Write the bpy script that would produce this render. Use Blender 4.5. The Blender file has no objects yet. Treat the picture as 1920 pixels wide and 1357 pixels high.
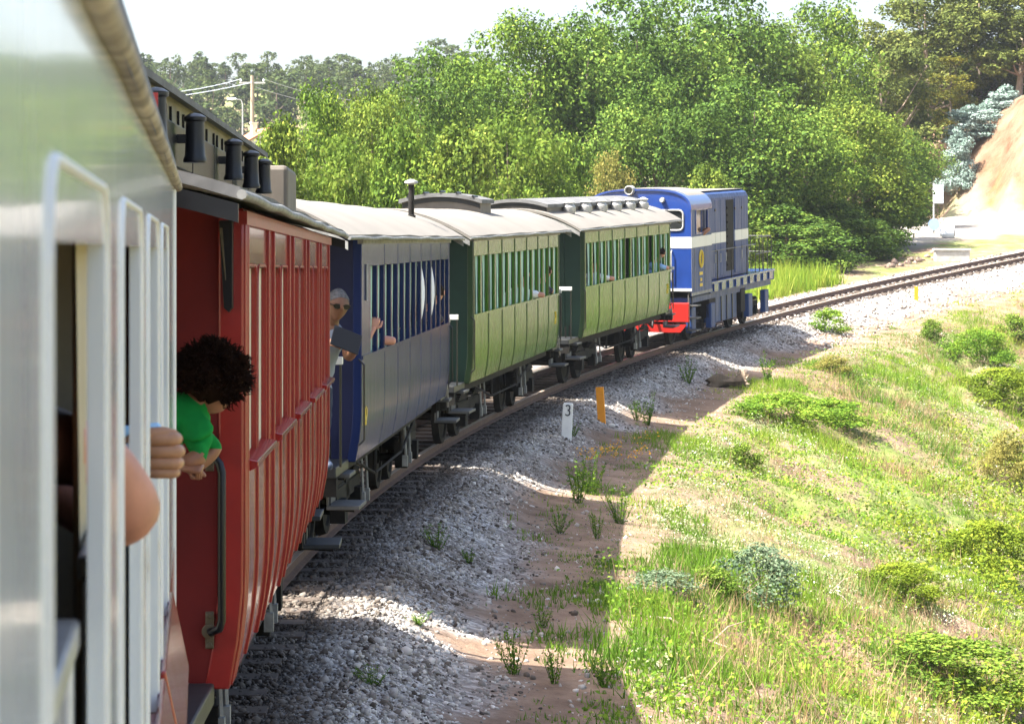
import bpy, bmesh, math, random
import numpy as np
from mathutils import Vector, Matrix, Quaternion

R = math.radians
rng = np.random.default_rng(11)
random.seed(5)
scene = bpy.context.scene
COL = scene.collection

# ------------------------------------------------------------------ camera
cam_d = bpy.data.cameras.new("camera")
cam = bpy.data.objects.new("camera", cam_d)
COL.objects.link(cam)
EYE = 2.494
HAZE = 0.0002
cam.location = (0, 0, EYE)
cam.rotation_euler = (R(90), 0, 0)
FPX = 4550.0
cam_d.sensor_width = 36.0
cam_d.lens = FPX / 1920 * 36
cam_d.shift_y = (470 - 678.5) / 1920
cam_d.clip_start = 0.05
cam_d.clip_end = 3000
cam_d.dof.use_dof = True
cam_d.dof.focus_distance = 20.0
cam_d.dof.aperture_fstop = 14.0
scene.camera = cam

# ------------------------------------------------------------------ sky and sun
SUN_TO = Vector((-0.92, -0.36, 0)).normalized()
SUN_ELEV = 57.0
world = bpy.data.worlds.new("World")
scene.world = world
world.use_nodes = True
wn = world.node_tree
wn.nodes.clear()
sky = wn.nodes.new("ShaderNodeTexSky")
sky.sky_type = 'NISHITA'
sky.sun_disc = False
sky.sun_elevation = R(SUN_ELEV)
sky.sun_rotation = math.atan2(SUN_TO.x, SUN_TO.y) % (2 * math.pi)
sky.air_density = 1.0
sky.dust_density = 5.0
sky.ozone_density = 1.0
bg = wn.nodes.new("ShaderNodeBackground")
bg.inputs['Strength'].default_value = 0.105
wo = wn.nodes.new("ShaderNodeOutputWorld")
wn.links.new(sky.outputs[0], bg.inputs[0])
wn.links.new(bg.outputs[0], wo.inputs[0])

sun_d = bpy.data.lights.new("sun", 'SUN')
sun_d.energy = 5.0
sun_d.angle = R(0.5)
sun_d.color = (1.0, 0.95, 0.86)
sun = bpy.data.objects.new("sun", sun_d)
COL.objects.link(sun)
sv = Vector((SUN_TO.x * math.cos(R(SUN_ELEV)), SUN_TO.y * math.cos(R(SUN_ELEV)), math.sin(R(SUN_ELEV))))
sun.rotation_euler = sv.to_track_quat('Z', 'Y').to_euler()
sun.location = (-40, 20, 60)

scene.view_settings.view_transform = 'Standard'
scene.view_settings.look = 'None'
scene.view_settings.gamma = 1
scene.view_settings.use_curve_mapping = False
scene.view_settings.exposure = 2.2
scene.render.engine = 'CYCLES'
scene.cycles.max_bounces = 8
scene.cycles.diffuse_bounces = 3
scene.cycles.glossy_bounces = 3
scene.cycles.transmission_bounces = 4
scene.cycles.transparent_max_bounces = 4
scene.cycles.volume_bounces = 0
scene.cycles.use_denoising = True

# ------------------------------------------------------------------ helpers
def link(o, parent=None):
    COL.objects.link(o)
    if parent is not None:
        o.parent = parent
    return o

def tag(o, label=None, cat=None, group=None, kind=None):
    if label: o['label'] = label
    if cat: o['category'] = cat
    if group: o['group'] = group
    if kind: o['kind'] = kind
    return o

def thing(name, label, cat, loc=(0, 0, 0), rot=(0, 0, 0), group=None):
    o = bpy.data.objects.new(name, None)
    o.empty_display_size = 0.2
    link(o)
    o.location = loc
    o.rotation_euler = rot
    return tag(o, label, cat, group)

def kids(o):
    return [c for c in bpy.data.objects if c.parent == o]

def copy_tree(o, parent=None):
    c = o.copy()
    COL.objects.link(c)
    if parent is not None: c.parent = parent
    for ch in list(o.children):
        copy_tree(ch, c)
    return c

def np_mesh(name, V, F, mats, smooth=False, mi=None, col=None, colname='tint'):
    """V (n,3), F list of faces or (m,k) int array."""
    me = bpy.data.meshes.new(name)
    if isinstance(F, np.ndarray):
        m, k = F.shape
        me.vertices.add(len(V)); me.vertices.foreach_set('co', np.asarray(V, np.float32).ravel())
        me.loops.add(m * k); me.loops.foreach_set('vertex_index', F.astype(np.int32).ravel())
        me.polygons.add(m); me.polygons.foreach_set('loop_start', np.arange(0, m * k, k, dtype=np.int32))
        me.update(calc_edges=True)
    else:
        me.from_pydata([tuple(v) for v in V], [], F)
        me.update()
    for mt in (mats if isinstance(mats, (list, tuple)) else [mats]):
        me.materials.append(mt)
    if smooth:
        me.polygons.foreach_set('use_smooth', np.ones(len(me.polygons), bool))
    if mi is not None:
        me.polygons.foreach_set('material_index', np.asarray(mi, np.int32))
    if col is not None:
        a = me.attributes.new(colname, 'FLOAT', 'POINT')
        a.data.foreach_set('value', np.asarray(col, np.float32))
    return me

class MB:
    def __init__(s):
        s.v = []; s.f = []; s.m = []
    def add(s, vs, fs, m=0):
        b = len(s.v)
        s.v += [tuple(v) for v in vs]
        s.f += [tuple(i + b for i in f) for f in fs]
        s.m += [m] * len(fs)
        return s
    def box(s, a, b, m=0):
        x0, y0, z0 = a; x1, y1, z1 = b
        x0, x1 = min(x0, x1), max(x0, x1); y0, y1 = min(y0, y1), max(y0, y1); z0, z1 = min(z0, z1), max(z0, z1)
        vs = [(x0, y0, z0), (x1, y0, z0), (x1, y1, z0), (x0, y1, z0), (x0, y0, z1), (x1, y0, z1), (x1, y1, z1), (x0, y1, z1)]
        return s.add(vs, [(0, 3, 2, 1), (4, 5, 6, 7), (0, 1, 5, 4), (1, 2, 6, 5), (2, 3, 7, 6), (3, 0, 4, 7)], m)
    def tube(s, pts, rad, n=10, cap=True, m=0, flat=1.0):
        pts = [Vector(p) for p in pts]
        if not isinstance(rad, (list, tuple)): rad = [rad] * len(pts)
        up = None; vs = []
        for i, p in enumerate(pts):
            if i == 0: t = pts[1] - p
            elif i == len(pts) - 1: t = p - pts[i - 1]
            else: t = (pts[i + 1] - p).normalized() + (p - pts[i - 1]).normalized()
            t = t.normalized() if t.length > 1e-9 else Vector((0, 0, 1))
            if up is None:
                up = Vector((0, 0, 1)) if abs(t.z) < .9 else Vector((1, 0, 0))
            a = t.cross(up)
            if a.length < 1e-6: a = t.cross(Vector((1, 0, 0)))
            a.normalize(); up = a.cross(t).normalized()
            for k in range(n):
                an = 2 * math.pi * k / n
                vs.append(p + (a * math.cos(an) + up * math.sin(an) * flat) * rad[i])
        fs = []
        for i in range(len(pts) - 1):
            for k in range(n):
                k2 = (k + 1) % n
                fs.append((i * n + k, i * n + k2, (i + 1) * n + k2, (i + 1) * n + k))
        if cap:
            fs.append(tuple(range(n))[::-1]); fs.append(tuple((len(pts) - 1) * n + k for k in range(n)))
        return s.add(vs, fs, m)
    def capsule(s, pts, rad, n=10, m=0, flat=1.0):
        """tube with rounded ends"""
        pts = [Vector(p) for p in pts]
        if not isinstance(rad, (list, tuple)): rad = [rad] * len(pts)
        d0 = (pts[0] - pts[1]).normalized(); d1 = (pts[-1] - pts[-2]).normalized()
        P = []; Q = []
        for a in (80, 55, 25): P.append(pts[0] + d0 * rad[0] * math.sin(R(a))); Q.append(rad[0] * math.cos(R(a)))
        P += pts; Q += list(rad)
        for a in (25, 55, 80): P.append(pts[-1] + d1 * rad[-1] * math.sin(R(a))); Q.append(rad[-1] * math.cos(R(a)))
        return s.tube(P, Q, n, True, m, flat)
    def prism(s, poly, y0, y1, m=0, fn=None):
        """poly of (x,z) extruded along y; closed."""
        n = len(poly)
        vs = [(x, y0, z) for x, z in poly] + [(x, y1, z) for x, z in poly]
        fs = [tuple(range(n)), tuple(range(2 * n - 1, n - 1, -1))]
        for i in range(n):
            j = (i + 1) % n
            fs.append((i, i + n, j + n, j))
        return s.add(vs, fs, m)
    def lathe(s, prof, c=(0, 0, 0), n=14, axis='z', m=0):
        vs = []; fs = []
        for r, h in prof:
            for k in range(n):
                a = 2 * math.pi * k / n
                p = (r * math.cos(a), r * math.sin(a), h)
                if axis == 'x': p = (h, p[0], p[1])
                if axis == 'y': p = (p[1], h, p[0])
                vs.append((c[0] + p[0], c[1] + p[1], c[2] + p[2]))
        q = len(prof)
        for i in range(q - 1):
            for k in range(n):
                k2 = (k + 1) % n
                fs.append((i * n + k, i * n + k2, (i + 1) * n + k2, (i + 1) * n + k))
        fs.append(tuple(range(n))[::-1]); fs.append(tuple((q - 1) * n + k for k in range(n)))
        return s.add(vs, fs, m)
    def xf(s, M):
        s.v = [tuple(M @ Vector(v)) for v in s.v]
        return s
    def mesh(s, name, mats, smooth=False):
        me = bpy.data.meshes.new(name)
        me.from_pydata(s.v, [], s.f)
        for mt in (mats if isinstance(mats, (list, tuple)) else [mats]): me.materials.append(mt)
        me.polygons.foreach_set('material_index', s.m)
        bm = bmesh.new(); bm.from_mesh(me)
        bmesh.ops.recalc_face_normals(bm, faces=bm.faces)
        bm.to_mesh(me); bm.free()
        if smooth:
            me.polygons.foreach_set('use_smooth', [True] * len(me.polygons))
            me.set_sharp_from_angle(angle=R(smooth if smooth is not True else 50))
        return me
    def build(s, name, mats, parent=None, smooth=False, bevel=0, label=None):
        o = bpy.data.objects.new(name, s.mesh(name, mats, smooth))
        link(o, parent)
        if bevel:
            b = o.modifiers.new('bevel', 'BEVEL'); b.width = bevel; b.segments = 2; b.limit_method = 'ANGLE'
        if label: o['label'] = label
        return o

# ------------------------------------------------------------------ materials
def nodes(name):
    m = bpy.data.materials.new(name); m.use_nodes = True
    nt = m.node_tree
    return m, nt, nt.nodes['Principled BSDF']

def ramp(nt, fac, stops):
    r = nt.nodes.new('ShaderNodeValToRGB')
    el = r.color_ramp.elements
    while len(el) > 1: el.remove(el[-1])
    el[0].position = stops[0][0]; el[0].color = (*stops[0][1], 1)
    for p, c in stops[1:]:
        e = el.new(p); e.color = (*c, 1)
    nt.links.new(fac, r.inputs[0])
    return r.outputs[0]

def noise(nt, scale, detail=4, rough=.6, vec=None, sc3=None):
    n = nt.nodes.new('ShaderNodeTexNoise')
    n.inputs['Scale'].default_value = scale; n.inputs['Detail'].default_value = detail; n.inputs['Roughness'].default_value = rough
    if vec is None:
        tc = nt.nodes.new('ShaderNodeTexCoord'); vec = tc.outputs['Object']
    if sc3:
        mp = nt.nodes.new('ShaderNodeMapping'); mp.inputs['Scale'].default_value = sc3
        nt.links.new(vec, mp.inputs[0]); vec = mp.outputs[0]
    nt.links.new(vec, n.inputs['Vector'])
    return n.outputs['Fac']

def bump(nt, b, h, strength=.3, dist=.02):
    n = nt.nodes.new('ShaderNodeBump')
    n.inputs['Strength'].default_value = strength; n.inputs['Distance'].default_value = dist
    nt.links.new(h, n.inputs['Height']); nt.links.new(n.outputs[0], b.inputs['Normal'])

def paint(name, c, rough=.3, var=.25, scale=3, bs=.08, sc3=None, dirt=None, spec=.5, coat=0, streak=0):
    m, nt, b = nodes(name)
    f = noise(nt, scale, 5, .65, sc3=sc3)
    lo = tuple(x * (1 - var) for x in c); hi = tuple(min(1, x * (1 + var)) for x in c)
    st = [(.3, lo), (.7, hi)]
    if dirt: st = [(.22, dirt), (.36, lo), (.7, hi)]
    cc = ramp(nt, f, st)
    if streak:
        g_ = noise(nt, 3.2, 6, .7, sc3=(5, 7, .35))
        mx = nt.nodes.new('ShaderNodeMix'); mx.data_type = 'RGBA'; mx.blend_type = 'MULTIPLY'; mx.inputs[0].default_value = streak
        nt.links.new(cc, mx.inputs[6]); nt.links.new(ramp(nt, g_, [(.28, (.34, .30, .26)), (.48, (.9, .9, .88)), (.75, (1.0, 1.0, 1.0))]), mx.inputs[7]); cc = mx.outputs[2]
        rr_ = nt.nodes.new('ShaderNodeMapRange'); rr_.inputs['From Min'].default_value = .3; rr_.inputs['From Max'].default_value = .75
        rr_.inputs['To Min'].default_value = rough * 2.2; rr_.inputs['To Max'].default_value = rough * .8
        nt.links.new(g_, rr_.inputs['Value']); nt.links.new(rr_.outputs[0], b.inputs['Roughness'])
    nt.links.new(cc, b.inputs['Base Color'])
    if not streak: b.inputs['Roughness'].default_value = rough
    b.inputs['Specular IOR Level'].default_value = spec
    if coat:
        b.inputs['Coat Weight'].default_value = coat; b.inputs['Coat Roughness'].default_value = .06
    if bs: bump(nt, b, noise(nt, 4 if sc3 is None else 2.2, 3, .5, sc3=sc3), bs, .03)
    return m

def leaf_mat(name, stops, trans=.35, rough=.55):
    m, nt, b = nodes(name)
    at = nt.nodes.new('ShaderNodeAttribute'); at.attribute_name = 'tint'
    c = ramp(nt, at.outputs['Fac'], stops)
    nt.links.new(c, b.inputs['Base Color'])
    b.inputs['Roughness'].default_value = .75
    b.inputs['Specular IOR Level'].default_value = .12
    tr = nt.nodes.new('ShaderNodeBsdfTranslucent')
    nt.links.new(c, tr.inputs['Color'])
    mx = nt.nodes.new('ShaderNodeMixShader'); mx.inputs[0].default_value = trans
    nt.links.new(b.outputs[0], mx.inputs[1]); nt.links.new(tr.outputs[0], mx.inputs[2])
    nt.links.new(mx.outputs[0], nt.nodes['Material Output'].inputs['Surface'])
    return m

M = {}
M['red'] = paint('red_paint', (.26, .012, .010), .12, .12, 2, .05, (1, 1, .25), spec=.5, coat=.4, streak=.25)
M['red_bead'] = paint('red_bead_paint', (.26, .018, .014), .3, .15, 6, .05, spec=.5)
M['red_shade'] = paint('shaded_red_paint', (.12, .007, .006), .55, .2, 2, .05, spec=.3)  # red copy darkened so the end walls carry their shade in colour
M['red_bright'] = paint('bright_red_paint', (.36, .012, .008), .4, .12, 4, .03)
M['blue'] = paint('navy_paint', (.014, .024, .085), .12, .2, 2, .06, (1, 3, .15), spec=.14, streak=.15)
M['blue_shade'] = paint('shaded_navy_paint', (.008, .011, .045), .5, .2, 2, .05, spec=.3)  # navy again, deeper: end wall shade put into the colour
M['blue_in'] = paint('navy_interior_paint', (.012, .02, .075), .5, .2, 2, .02)
M['green'] = paint('green_paint', (.055, .165, .012), .15, .18, 1.6, .07, (1, 2, .2), spec=.2, streak=.3)
M['green_b'] = paint('moss_green_paint', (.055, .145, .014), .15, .18, 1.6, .05, (1, 2, .2), spec=.22, streak=.3)
M['green_bead'] = paint('dark_green_bead_paint', (.02, .045, .015), .35, .2, 5, .03)
M['green_shade'] = paint('shaded_green_paint', (.008, .03, .02), .5, .2, 2, .04, spec=.3)  # green copy with end wall shade painted in; interiors use it too
M['white'] = paint('worn_white_paint', (.76, .81, .82), .08, .08, 2.0, .05, (1, 1.5, .3), dirt=(.52, .51, .46), spec=.6, coat=.35, streak=.18)
M['white_semi'] = paint('pale_blue_white_paint', (.60, .65, .67), .3, .08, 2.0, .08, (1, 1.5, .3), dirt=(.46, .44, .38), spec=.5, streak=.4)
M['white_post'] = paint('chalky_white_paint', (.66, .67, .66), .4, .10, 6, .25, (1, 1, .5), dirt=(.40, .33, .25))
M['cream'] = paint('cream_blind', (.55, .50, .38), .7, .08, 3, .05)
M['beige_in'] = paint('beige_interior', (.38, .33, .23), .6, .12, 3, .05)
M['roof_grey'] = paint('pale_roof_felt', (.150, .138, .120), .8, .14, 1.2, .25)
M['roof_dark'] = paint('dark_roof_felt', (.10, .10, .10), .75, .35, 3, .4, dirt=(.10, .07, .05))
M['roof_edge'] = paint('weathered_roof_edge', (.33, .28, .21), .7, .5, 9, .3, dirt=(.07, .04, .025))
M['gutter'] = paint('grey_gutter', (.20, .20, .19), .6, .35, 6, .3, dirt=(.09, .06, .04))
M['black'] = paint('black_metal', (.006, .0065, .008), .35, .3, 5, .08, spec=.35)
M['under'] = paint('grimy_underframe', (.011, .0095, .008), .75, .5, 6, .3, spec=.2)
M['steel'] = paint('worn_steel', (.30, .30, .29), .4, .25, 6, .1)
M['step'] = paint('step_plate', (.07, .07, .068), .6, .25, 8, .15)
M['stepdark'] = paint('dark_step_plate', (.018, .02, .022), .5, .25, 8, .15)
M['brass'] = paint('dull_brass', (.085, .065, .035), .45, .3, 12, .1)
M['mint'] = paint('mint_curtain', (.42, .60, .50), .85, .12, 3, .05)
M['whitecloth'] = paint('white_curtain', (.75, .75, .78), .85, .06, 3, .05)
M['clere'] = paint('clerestory_board', (.10, .085, .068), .6, .25, 3, .1, (1, 1, .3))
M['clere_cream'] = paint('clerestory_cream_board', (.17, .155, .10), .6, .2, 4, .1)
M['glass'] = paint('dark_glass', (.02, .022, .022), .06, .1, 2, .0, spec=.8)
M['rust'] = paint('rusty_rail', (.115, .062, .038), .75, .35, 12, .3)
M['railtop'] = paint('worn_rail_head', (.33, .27, .22), .32, .25, 14, .05)
M['wood'] = paint('sleeper_wood', (.075, .055, .042), .9, .4, 9, .6, (1, 1, 1))
M['bark'] = paint('tree_bark', (.10, .075, .05), .9, .4, 5, .8, (3, 3, .6))
M['bark_pale'] = paint('pale_bark', (.30, .23, .17), .8, .3, 4, .4, (3, 3, .5))
M['concrete'] = paint('concrete', (.36, .35, .33), .85, .2, 6, .4)
M['stone'] = paint('rough_stone', (.24, .17, .13), .9, .4, 5, .9)
M['loco_blue'] = paint('locomotive_blue', (.012, .038, .18), .22, .15, 2, .05, spec=.55, coat=.4)
M['loco_side'] = paint('locomotive_side_blue', (.024, .055, .17), .28, .2, 2, .05, (1, 3, .2), spec=.2, streak=.5)  # locomotive blue again, greyed: side reflections put into the colour
M['loco_white'] = paint('white_stripe_paint', (.60, .60, .58), .35, .05, 3, .02)
M['yellow'] = paint('yellow_paint', (.62, .42, .02), .5, .15, 5, .05)
M['orange'] = paint('orange_post_paint', (.72, .27, .012), .45, .10, 8, .05)
M['post_white'] = paint('white_marker_paint', (.74, .74, .72), .6, .06, 8, .1, dirt=(.6, .58, .52))
M['ink'] = paint('dark_numeral_paint', (.02, .022, .035), .6, .1, 5, 0)
M['sign_white'] = paint('sign_plate', (.70, .76, .84), .4, .05, 5, .02)
M['sign_blue'] = paint('sign_blue', (.26, .38, .70), .4, .08, 5, .02)
M['tile'] = paint('terracotta_tile', (.42, .17, .08), .8, .3, 8, .3)
M['plaster'] = paint('pale_plaster', (.72, .68, .58), .85, .1, 3, .1)
M['skin'] = paint('skin', (.47, .22, .155), .5, .16, 14, .12, spec=.35)
M['skin_tan'] = paint('tanned_skin', (.27, .125, .07), .5, .12, 18, .03, spec=.35)
M['skin_mid'] = paint('brown_skin', (.36, .19, .11), .5, .2, 25, .12, spec=.3)
M['skin_shade'] = paint('shaded_tanned_skin', (.15, .072, .042), .5, .15, 18, .05, spec=.3)  # tan darkened to carry the platform's shade in its colour
M['hair_dark'] = paint('dark_brown_hair', (.016, .008, .005), .8, .4, 20, .1, spec=.05)
M['hair_grey'] = paint('grey_hair', (.11, .11, .115), .8, .6, 45, .6, spec=.1)
M['shirt_green'] = paint('green_cotton', (.006, .20, .034), .9, .25, 7, .9, spec=.2)
M['shirt_white'] = paint('white_cotton', (.72, .73, .76), .8, .06, 4, .2, spec=.2)
M['shirt_blue'] = paint('light_blue_cotton', (.25, .42, .70), .8, .1, 4, .2, spec=.2)
M['shirt_grey'] = paint('grey_blue_cotton', (.20, .23, .28), .85, .1, 4, .2, spec=.2)
M['shirt_dark'] = paint('dark_cotton', (.03, .03, .045), .8, .2, 4, .2, spec=.2)
M['denim'] = paint('dark_denim', (.025, .035, .06), .85, .25, 12, .2, spec=.2)
M['shoe'] = paint('navy_shoe', (.03, .045, .08), .6, .2, 8, .1)
M['shoe_white'] = paint('white_shoe_trim', (.75, .78, .8), .5, .05, 8, .02)
M['screen'] = paint('tablet_black', (.004, .004, .0045), .35, .1, 4, 0, spec=.25)
M['phone'] = paint('pale_blue_plastic', (.35, .60, .85), .3, .05, 4, 0)
M['skin_orange'] = M['skin_tan']

# ------------------------------------------------------------------ the line of the track
LAT, TH0, K = 1.2543, -0.14352, 0.0079
G0, G1 = -0.02279, 0.00105
RAD = 1 / K
P0 = Vector((-LAT * math.cos(TH0), LAT * math.sin(TH0)))
CEN = P0 + Vector((math.cos(TH0), -math.sin(TH0))) * RAD

def zr_np(s):
    s = np.asarray(s, float)
    a = np.clip(s, -25, 98)
    z = G0 * a + G1 * a * a / 2
    t = np.clip(s - 98, 0, 60)
    z = z + 0.08 * t - 0.08 * t * t / 120
    return z

def zr(s): return float(zr_np(s))
def path(s):
    th = TH0 + K * s
    # circle centre lies to the right
    x = CEN.x - math.cos(th) * RAD
    y = CEN.y + math.sin(th) * RAD
    return x, y, th

def at_track(s, d, h=0.0):
    x, y, th = path(s)
    return Vector((x + d * math.cos(th), y - d * math.sin(th), zr(s) + h))

def sd_np(x, y):
    """nearest station along the track and offset to its right"""
    vx = np.asarray(x) - CEN.x; vy = np.asarray(y) - CEN.y
    r = np.hypot(vx, vy)
    th = np.arctan2(vy, -vx)
    return (th - TH0) * RAD, RAD - r

def pix(px, Y):
    """world X on the sight line of photo column px at distance Y"""
    return (px - 960) / FPX * Y
def pixz(py, Y):
    return EYE - (py - 470) / FPX * Y

# smooth value noise in numpy
_P = np.random.default_rng(3).random((256, 256))
def vn(x, y):
    x = np.asarray(x, float); y = np.asarray(y, float)
    xi = np.floor(x).astype(int); yi = np.floor(y).astype(int)
    fx = x - xi; fy = y - yi
    fx = fx * fx * (3 - 2 * fx); fy = fy * fy * (3 - 2 * fy)
    a = _P[xi & 255, yi & 255]; b = _P[(xi + 1) & 255, yi & 255]; c = _P[xi & 255, (yi + 1) & 255]; d = _P[(xi + 1) & 255, (yi + 1) & 255]
    return (a * (1 - fx) + b * fx) * (1 - fy) + (c * (1 - fx) + d * fx) * fy - .5
def fbm(x, y, o=4):
    t = 0; a = 1; f = 1
    for _ in range(o):
        t = t + a * vn(x * f + 17.3 * _, y * f + 5.1 * _); a *= .5; f *= 2.03
    return t
def sstep(a, b, x):
    t = np.clip((np.asarray(x, float) - a) / (b - a), 0, 1)
    return t * t * (3 - 2 * t)

def cut_q(x, y):
    return ((x - 21.5) * 16 + (y - 128) * 5.5) / 16.92

def ground_np(x, y):
    x = np.asarray(x, float); y = np.asarray(y, float)
    s, d = sd_np(x, y)
    base = zr_np(s)
    wob = fbm(s * .35, d * .35, 3) * .16
    prof = np.interp(d, [-60, -30, -9, -3.2, -2.7, -1.75, 1.45, 2.2, 2.8, 3.8, 6, 10, 15, 22, 60],
                        [-.2, .1, -.2, -.45, -.45, -.16, -.16, -.50, -.56, -.62, -1.35, -3.25, -5.6, -7.0, -8.5])
    n = np.where(np.abs(d) < 1.75, 0, np.clip((np.abs(d) - 1.75) / 1.2, 0, 1))
    z = base + prof + wob * n * np.interp(np.abs(d), [0, 3, 4.2, 6, 40], [.3, .3, .6, 1.5, 4]) 
    # gullies down the embankment
    g = vn(s * .55 + fbm(s * .2, d * .2, 2) * 2, d * .06) 
    z = z - .55 * np.clip(g + .15, 0, 1) * sstep(4.2, 6, d) * (1 - sstep(16, 22, d)) + fbm(s * 1.3, d * 1.3, 3) * .22 * sstep(3.6, 5, d)
    # cutting beyond the road
    cut = np.clip((cut_q(x, y) + 1.3 * fbm(x * .25, y * .3, 3)) * 1.25, 0, np.clip(4.0 + (x - 23) * .38, 2.5, 11)) * sstep(-4, -7, d) * (y > 60)
    cut = cut + sstep(.3, 3, cut) * fbm(x * .6, y * .6, 4) * 1.5
    z = z + cut
    # far hills
    far = sstep(170, 330, y + 0.18 * np.abs(x + 40)) * (18 + 10 * fbm(x * .006 + 3, y * .006, 3) - .022 * (x + 60))
    z = z * (1 - sstep(140, 200, np.hypot(x, y))) + 1.5 * sstep(140, 200, np.hypot(x, y)) + np.maximum(far, 0) * (y > 0)
    z = z + sstep(90, 260, x) * 18 * (y > -400)
    return z
def ground(x, y): return float(ground_np(x, y))
# ------------------------------------------------------------------ ground
def axis(lo, f0, f1, hi, fine, grow=1.22):
    a = list(np.arange(f0, f1, fine))
    st = fine; x = f1
    while x < hi:
        a.append(x); st *= grow; x += st
    a.append(hi)
    st = fine; x = f0; b = []
    while x > lo:
        st *= grow; x -= st; b.append(max(x, lo))
    return np.array(b[::-1] + a)

gx = axis(-700, -5, 14, 700, .2, 1.10)
gy = axis(-150, 8, 62, 900, .22, 1.05)
GX, GY = np.meshgrid(gx, gy, indexing='ij')
GZ = ground_np(GX, GY)
GS, GD = sd_np(GX, GY)
nxx, nyy = GX.shape
idx = np.arange(nxx * nyy).reshape(nxx, nyy)
F = np.stack([idx[:-1, :-1], idx[1:, :-1], idx[1:, 1:], idx[:-1, 1:]], -1).reshape(-1, 4)
V = np.stack([GX, GY, GZ], -1).reshape(-1, 3)
gravel_m = np.where(GD > 0, 1 - sstep(1.75, 2.5, GD + .9 * fbm(GS * .9, GD * .9, 3)), 1 - sstep(2.2, 3.4, -GD))
gravel_m = gravel_m * (GS > -30)
near = np.hypot(GX, GY) < 190
CQ = cut_q(GX, GY)
cutm = sstep(-1.5, 1.5, CQ) * (GD < -5) * near * (GY > 60)
roadm = near * sstep(-19.5, -18.5, GD) * (1 - sstep(-8.0, -7.2, GD)) * sstep(84, 94, GS) * (1 - sstep(-1.5, .2, CQ))
greenm = np.clip(sstep(3.0, 5.5, GD) * 1.0 + (GD < -3.2) * 1.0 + (~near) * 1.0, 0, 1)

gm, nt, b = nodes('ground_soil')
def att(n):
    a = nt.nodes.new('ShaderNodeAttribute'); a.attribute_name = n; return a.outputs['Fac']
def mixc(f, a, c):
    mx = nt.nodes.new('ShaderNodeMix'); mx.data_type = 'RGBA'
    nt.links.new(f, mx.inputs[0]); nt.links.new(a, mx.inputs[6]); nt.links.new(c, mx.inputs[7]); return mx.outputs[2]
tc = nt.nodes.new('ShaderNodeTexCoord').outputs['Object']
soil = ramp(nt, noise(nt, 1.6, 8, .72, tc), [(.25, (.09, .058, .04)), (.5, (.19, .13, .092)), (.75, (.31, .225, .165))])
turf = ramp(nt, noise(nt, 2.6, 6, .7, tc), [(.3, (.06, .10, .02)), (.52, (.14, .18, .045)), (.75, (.28, .26, .12))])
vor = nt.nodes.new('ShaderNodeTexVoronoi'); vor.inputs['Scale'].default_value = 16; nt.links.new(tc, vor.inputs['Vector'])
sp = nt.nodes.new('ShaderNodeSeparateColor'); nt.links.new(vor.outputs['Color'], sp.inputs[0])
grav = ramp(nt, sp.outputs[0], [(0, (.16, .155, .15)), (.6, (.36, .35, .34)), (1, (.60, .58, .56))])
dirty = ramp(nt, noise(nt, .8, 4, .6, tc), [(.35, (.6, .5, .42)), (.65, (1, 1, 1))])
mul = nt.nodes.new('ShaderNodeMix'); mul.data_type = 'RGBA'; mul.blend_type = 'MULTIPLY'; mul.inputs[0].default_value = .7
nt.links.new(grav, mul.inputs[6]); nt.links.new(dirty, mul.inputs[7]); grav = mul.outputs[2]
sand = ramp(nt, noise(nt, .55, 9, .75, tc, (1, 1, .6)), [(.30, (.05, .025, .014)), (.42, (.13, .075, .045)), (.52, (.17, .11, .072)), (.75, (.24, .17, .12))])
road = ramp(nt, noise(nt, 1.2, 5, .6, tc), [(.3, (.24, .22, .195)), (.7, (.34, .315, .28))])
gf = nt.nodes.new('ShaderNodeMath'); gf.operation = 'MULTIPLY'
pn = ramp(nt, noise(nt, .7, 5, .7, tc), [(.42, (0, 0, 0)), (.58, (1, 1, 1))])
nt.links.new(att('greens'), gf.inputs[0]); nt.links.new(pn, gf.inputs[1])
c = mixc(gf.outputs[0], soil, turf)
c = mixc(att('cutting'), c, sand)
c = mixc(att('road'), c, road)
c = mixc(att('gravel'), c, grav)
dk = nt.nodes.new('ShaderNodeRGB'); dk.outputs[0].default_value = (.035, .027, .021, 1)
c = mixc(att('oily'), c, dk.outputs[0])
nt.links.new(c, b.inputs['Base Color'])
b.inputs['Roughness'].default_value = .95; b.inputs['Specular IOR Level'].default_value = .15
hm = nt.nodes.new('ShaderNodeMath'); hm.operation = 'ADD'
nt.links.new(noise(nt, 9, 6, .7, tc), hm.inputs[0]); 
hv = nt.nodes.new('ShaderNodeMath'); hv.operation = 'MULTIPLY'; nt.links.new(vor.outputs['Distance'], hv.inputs[0]); nt.links.new(att('gravel'), hv.inputs[1])
nt.links.new(hv.outputs[0], hm.inputs[1])
bump(nt, b, hm.outputs[0], .9, .05)

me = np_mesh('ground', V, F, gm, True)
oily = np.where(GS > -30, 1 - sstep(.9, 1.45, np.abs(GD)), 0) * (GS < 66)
for n_, a_ in (('oily', oily), ('gravel', gravel_m), ('cutting', cutm * (1 - roadm)), ('road', roadm), ('greens', greenm)):
    at_ = me.attributes.new(n_, 'FLOAT', 'POINT'); at_.data.foreach_set('value', a_.astype(np.float32).ravel())
tag(link(bpy.data.objects.new('ground', me)), 'stony soil ground with embankment falling away beside the track', kind='structure')

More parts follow.
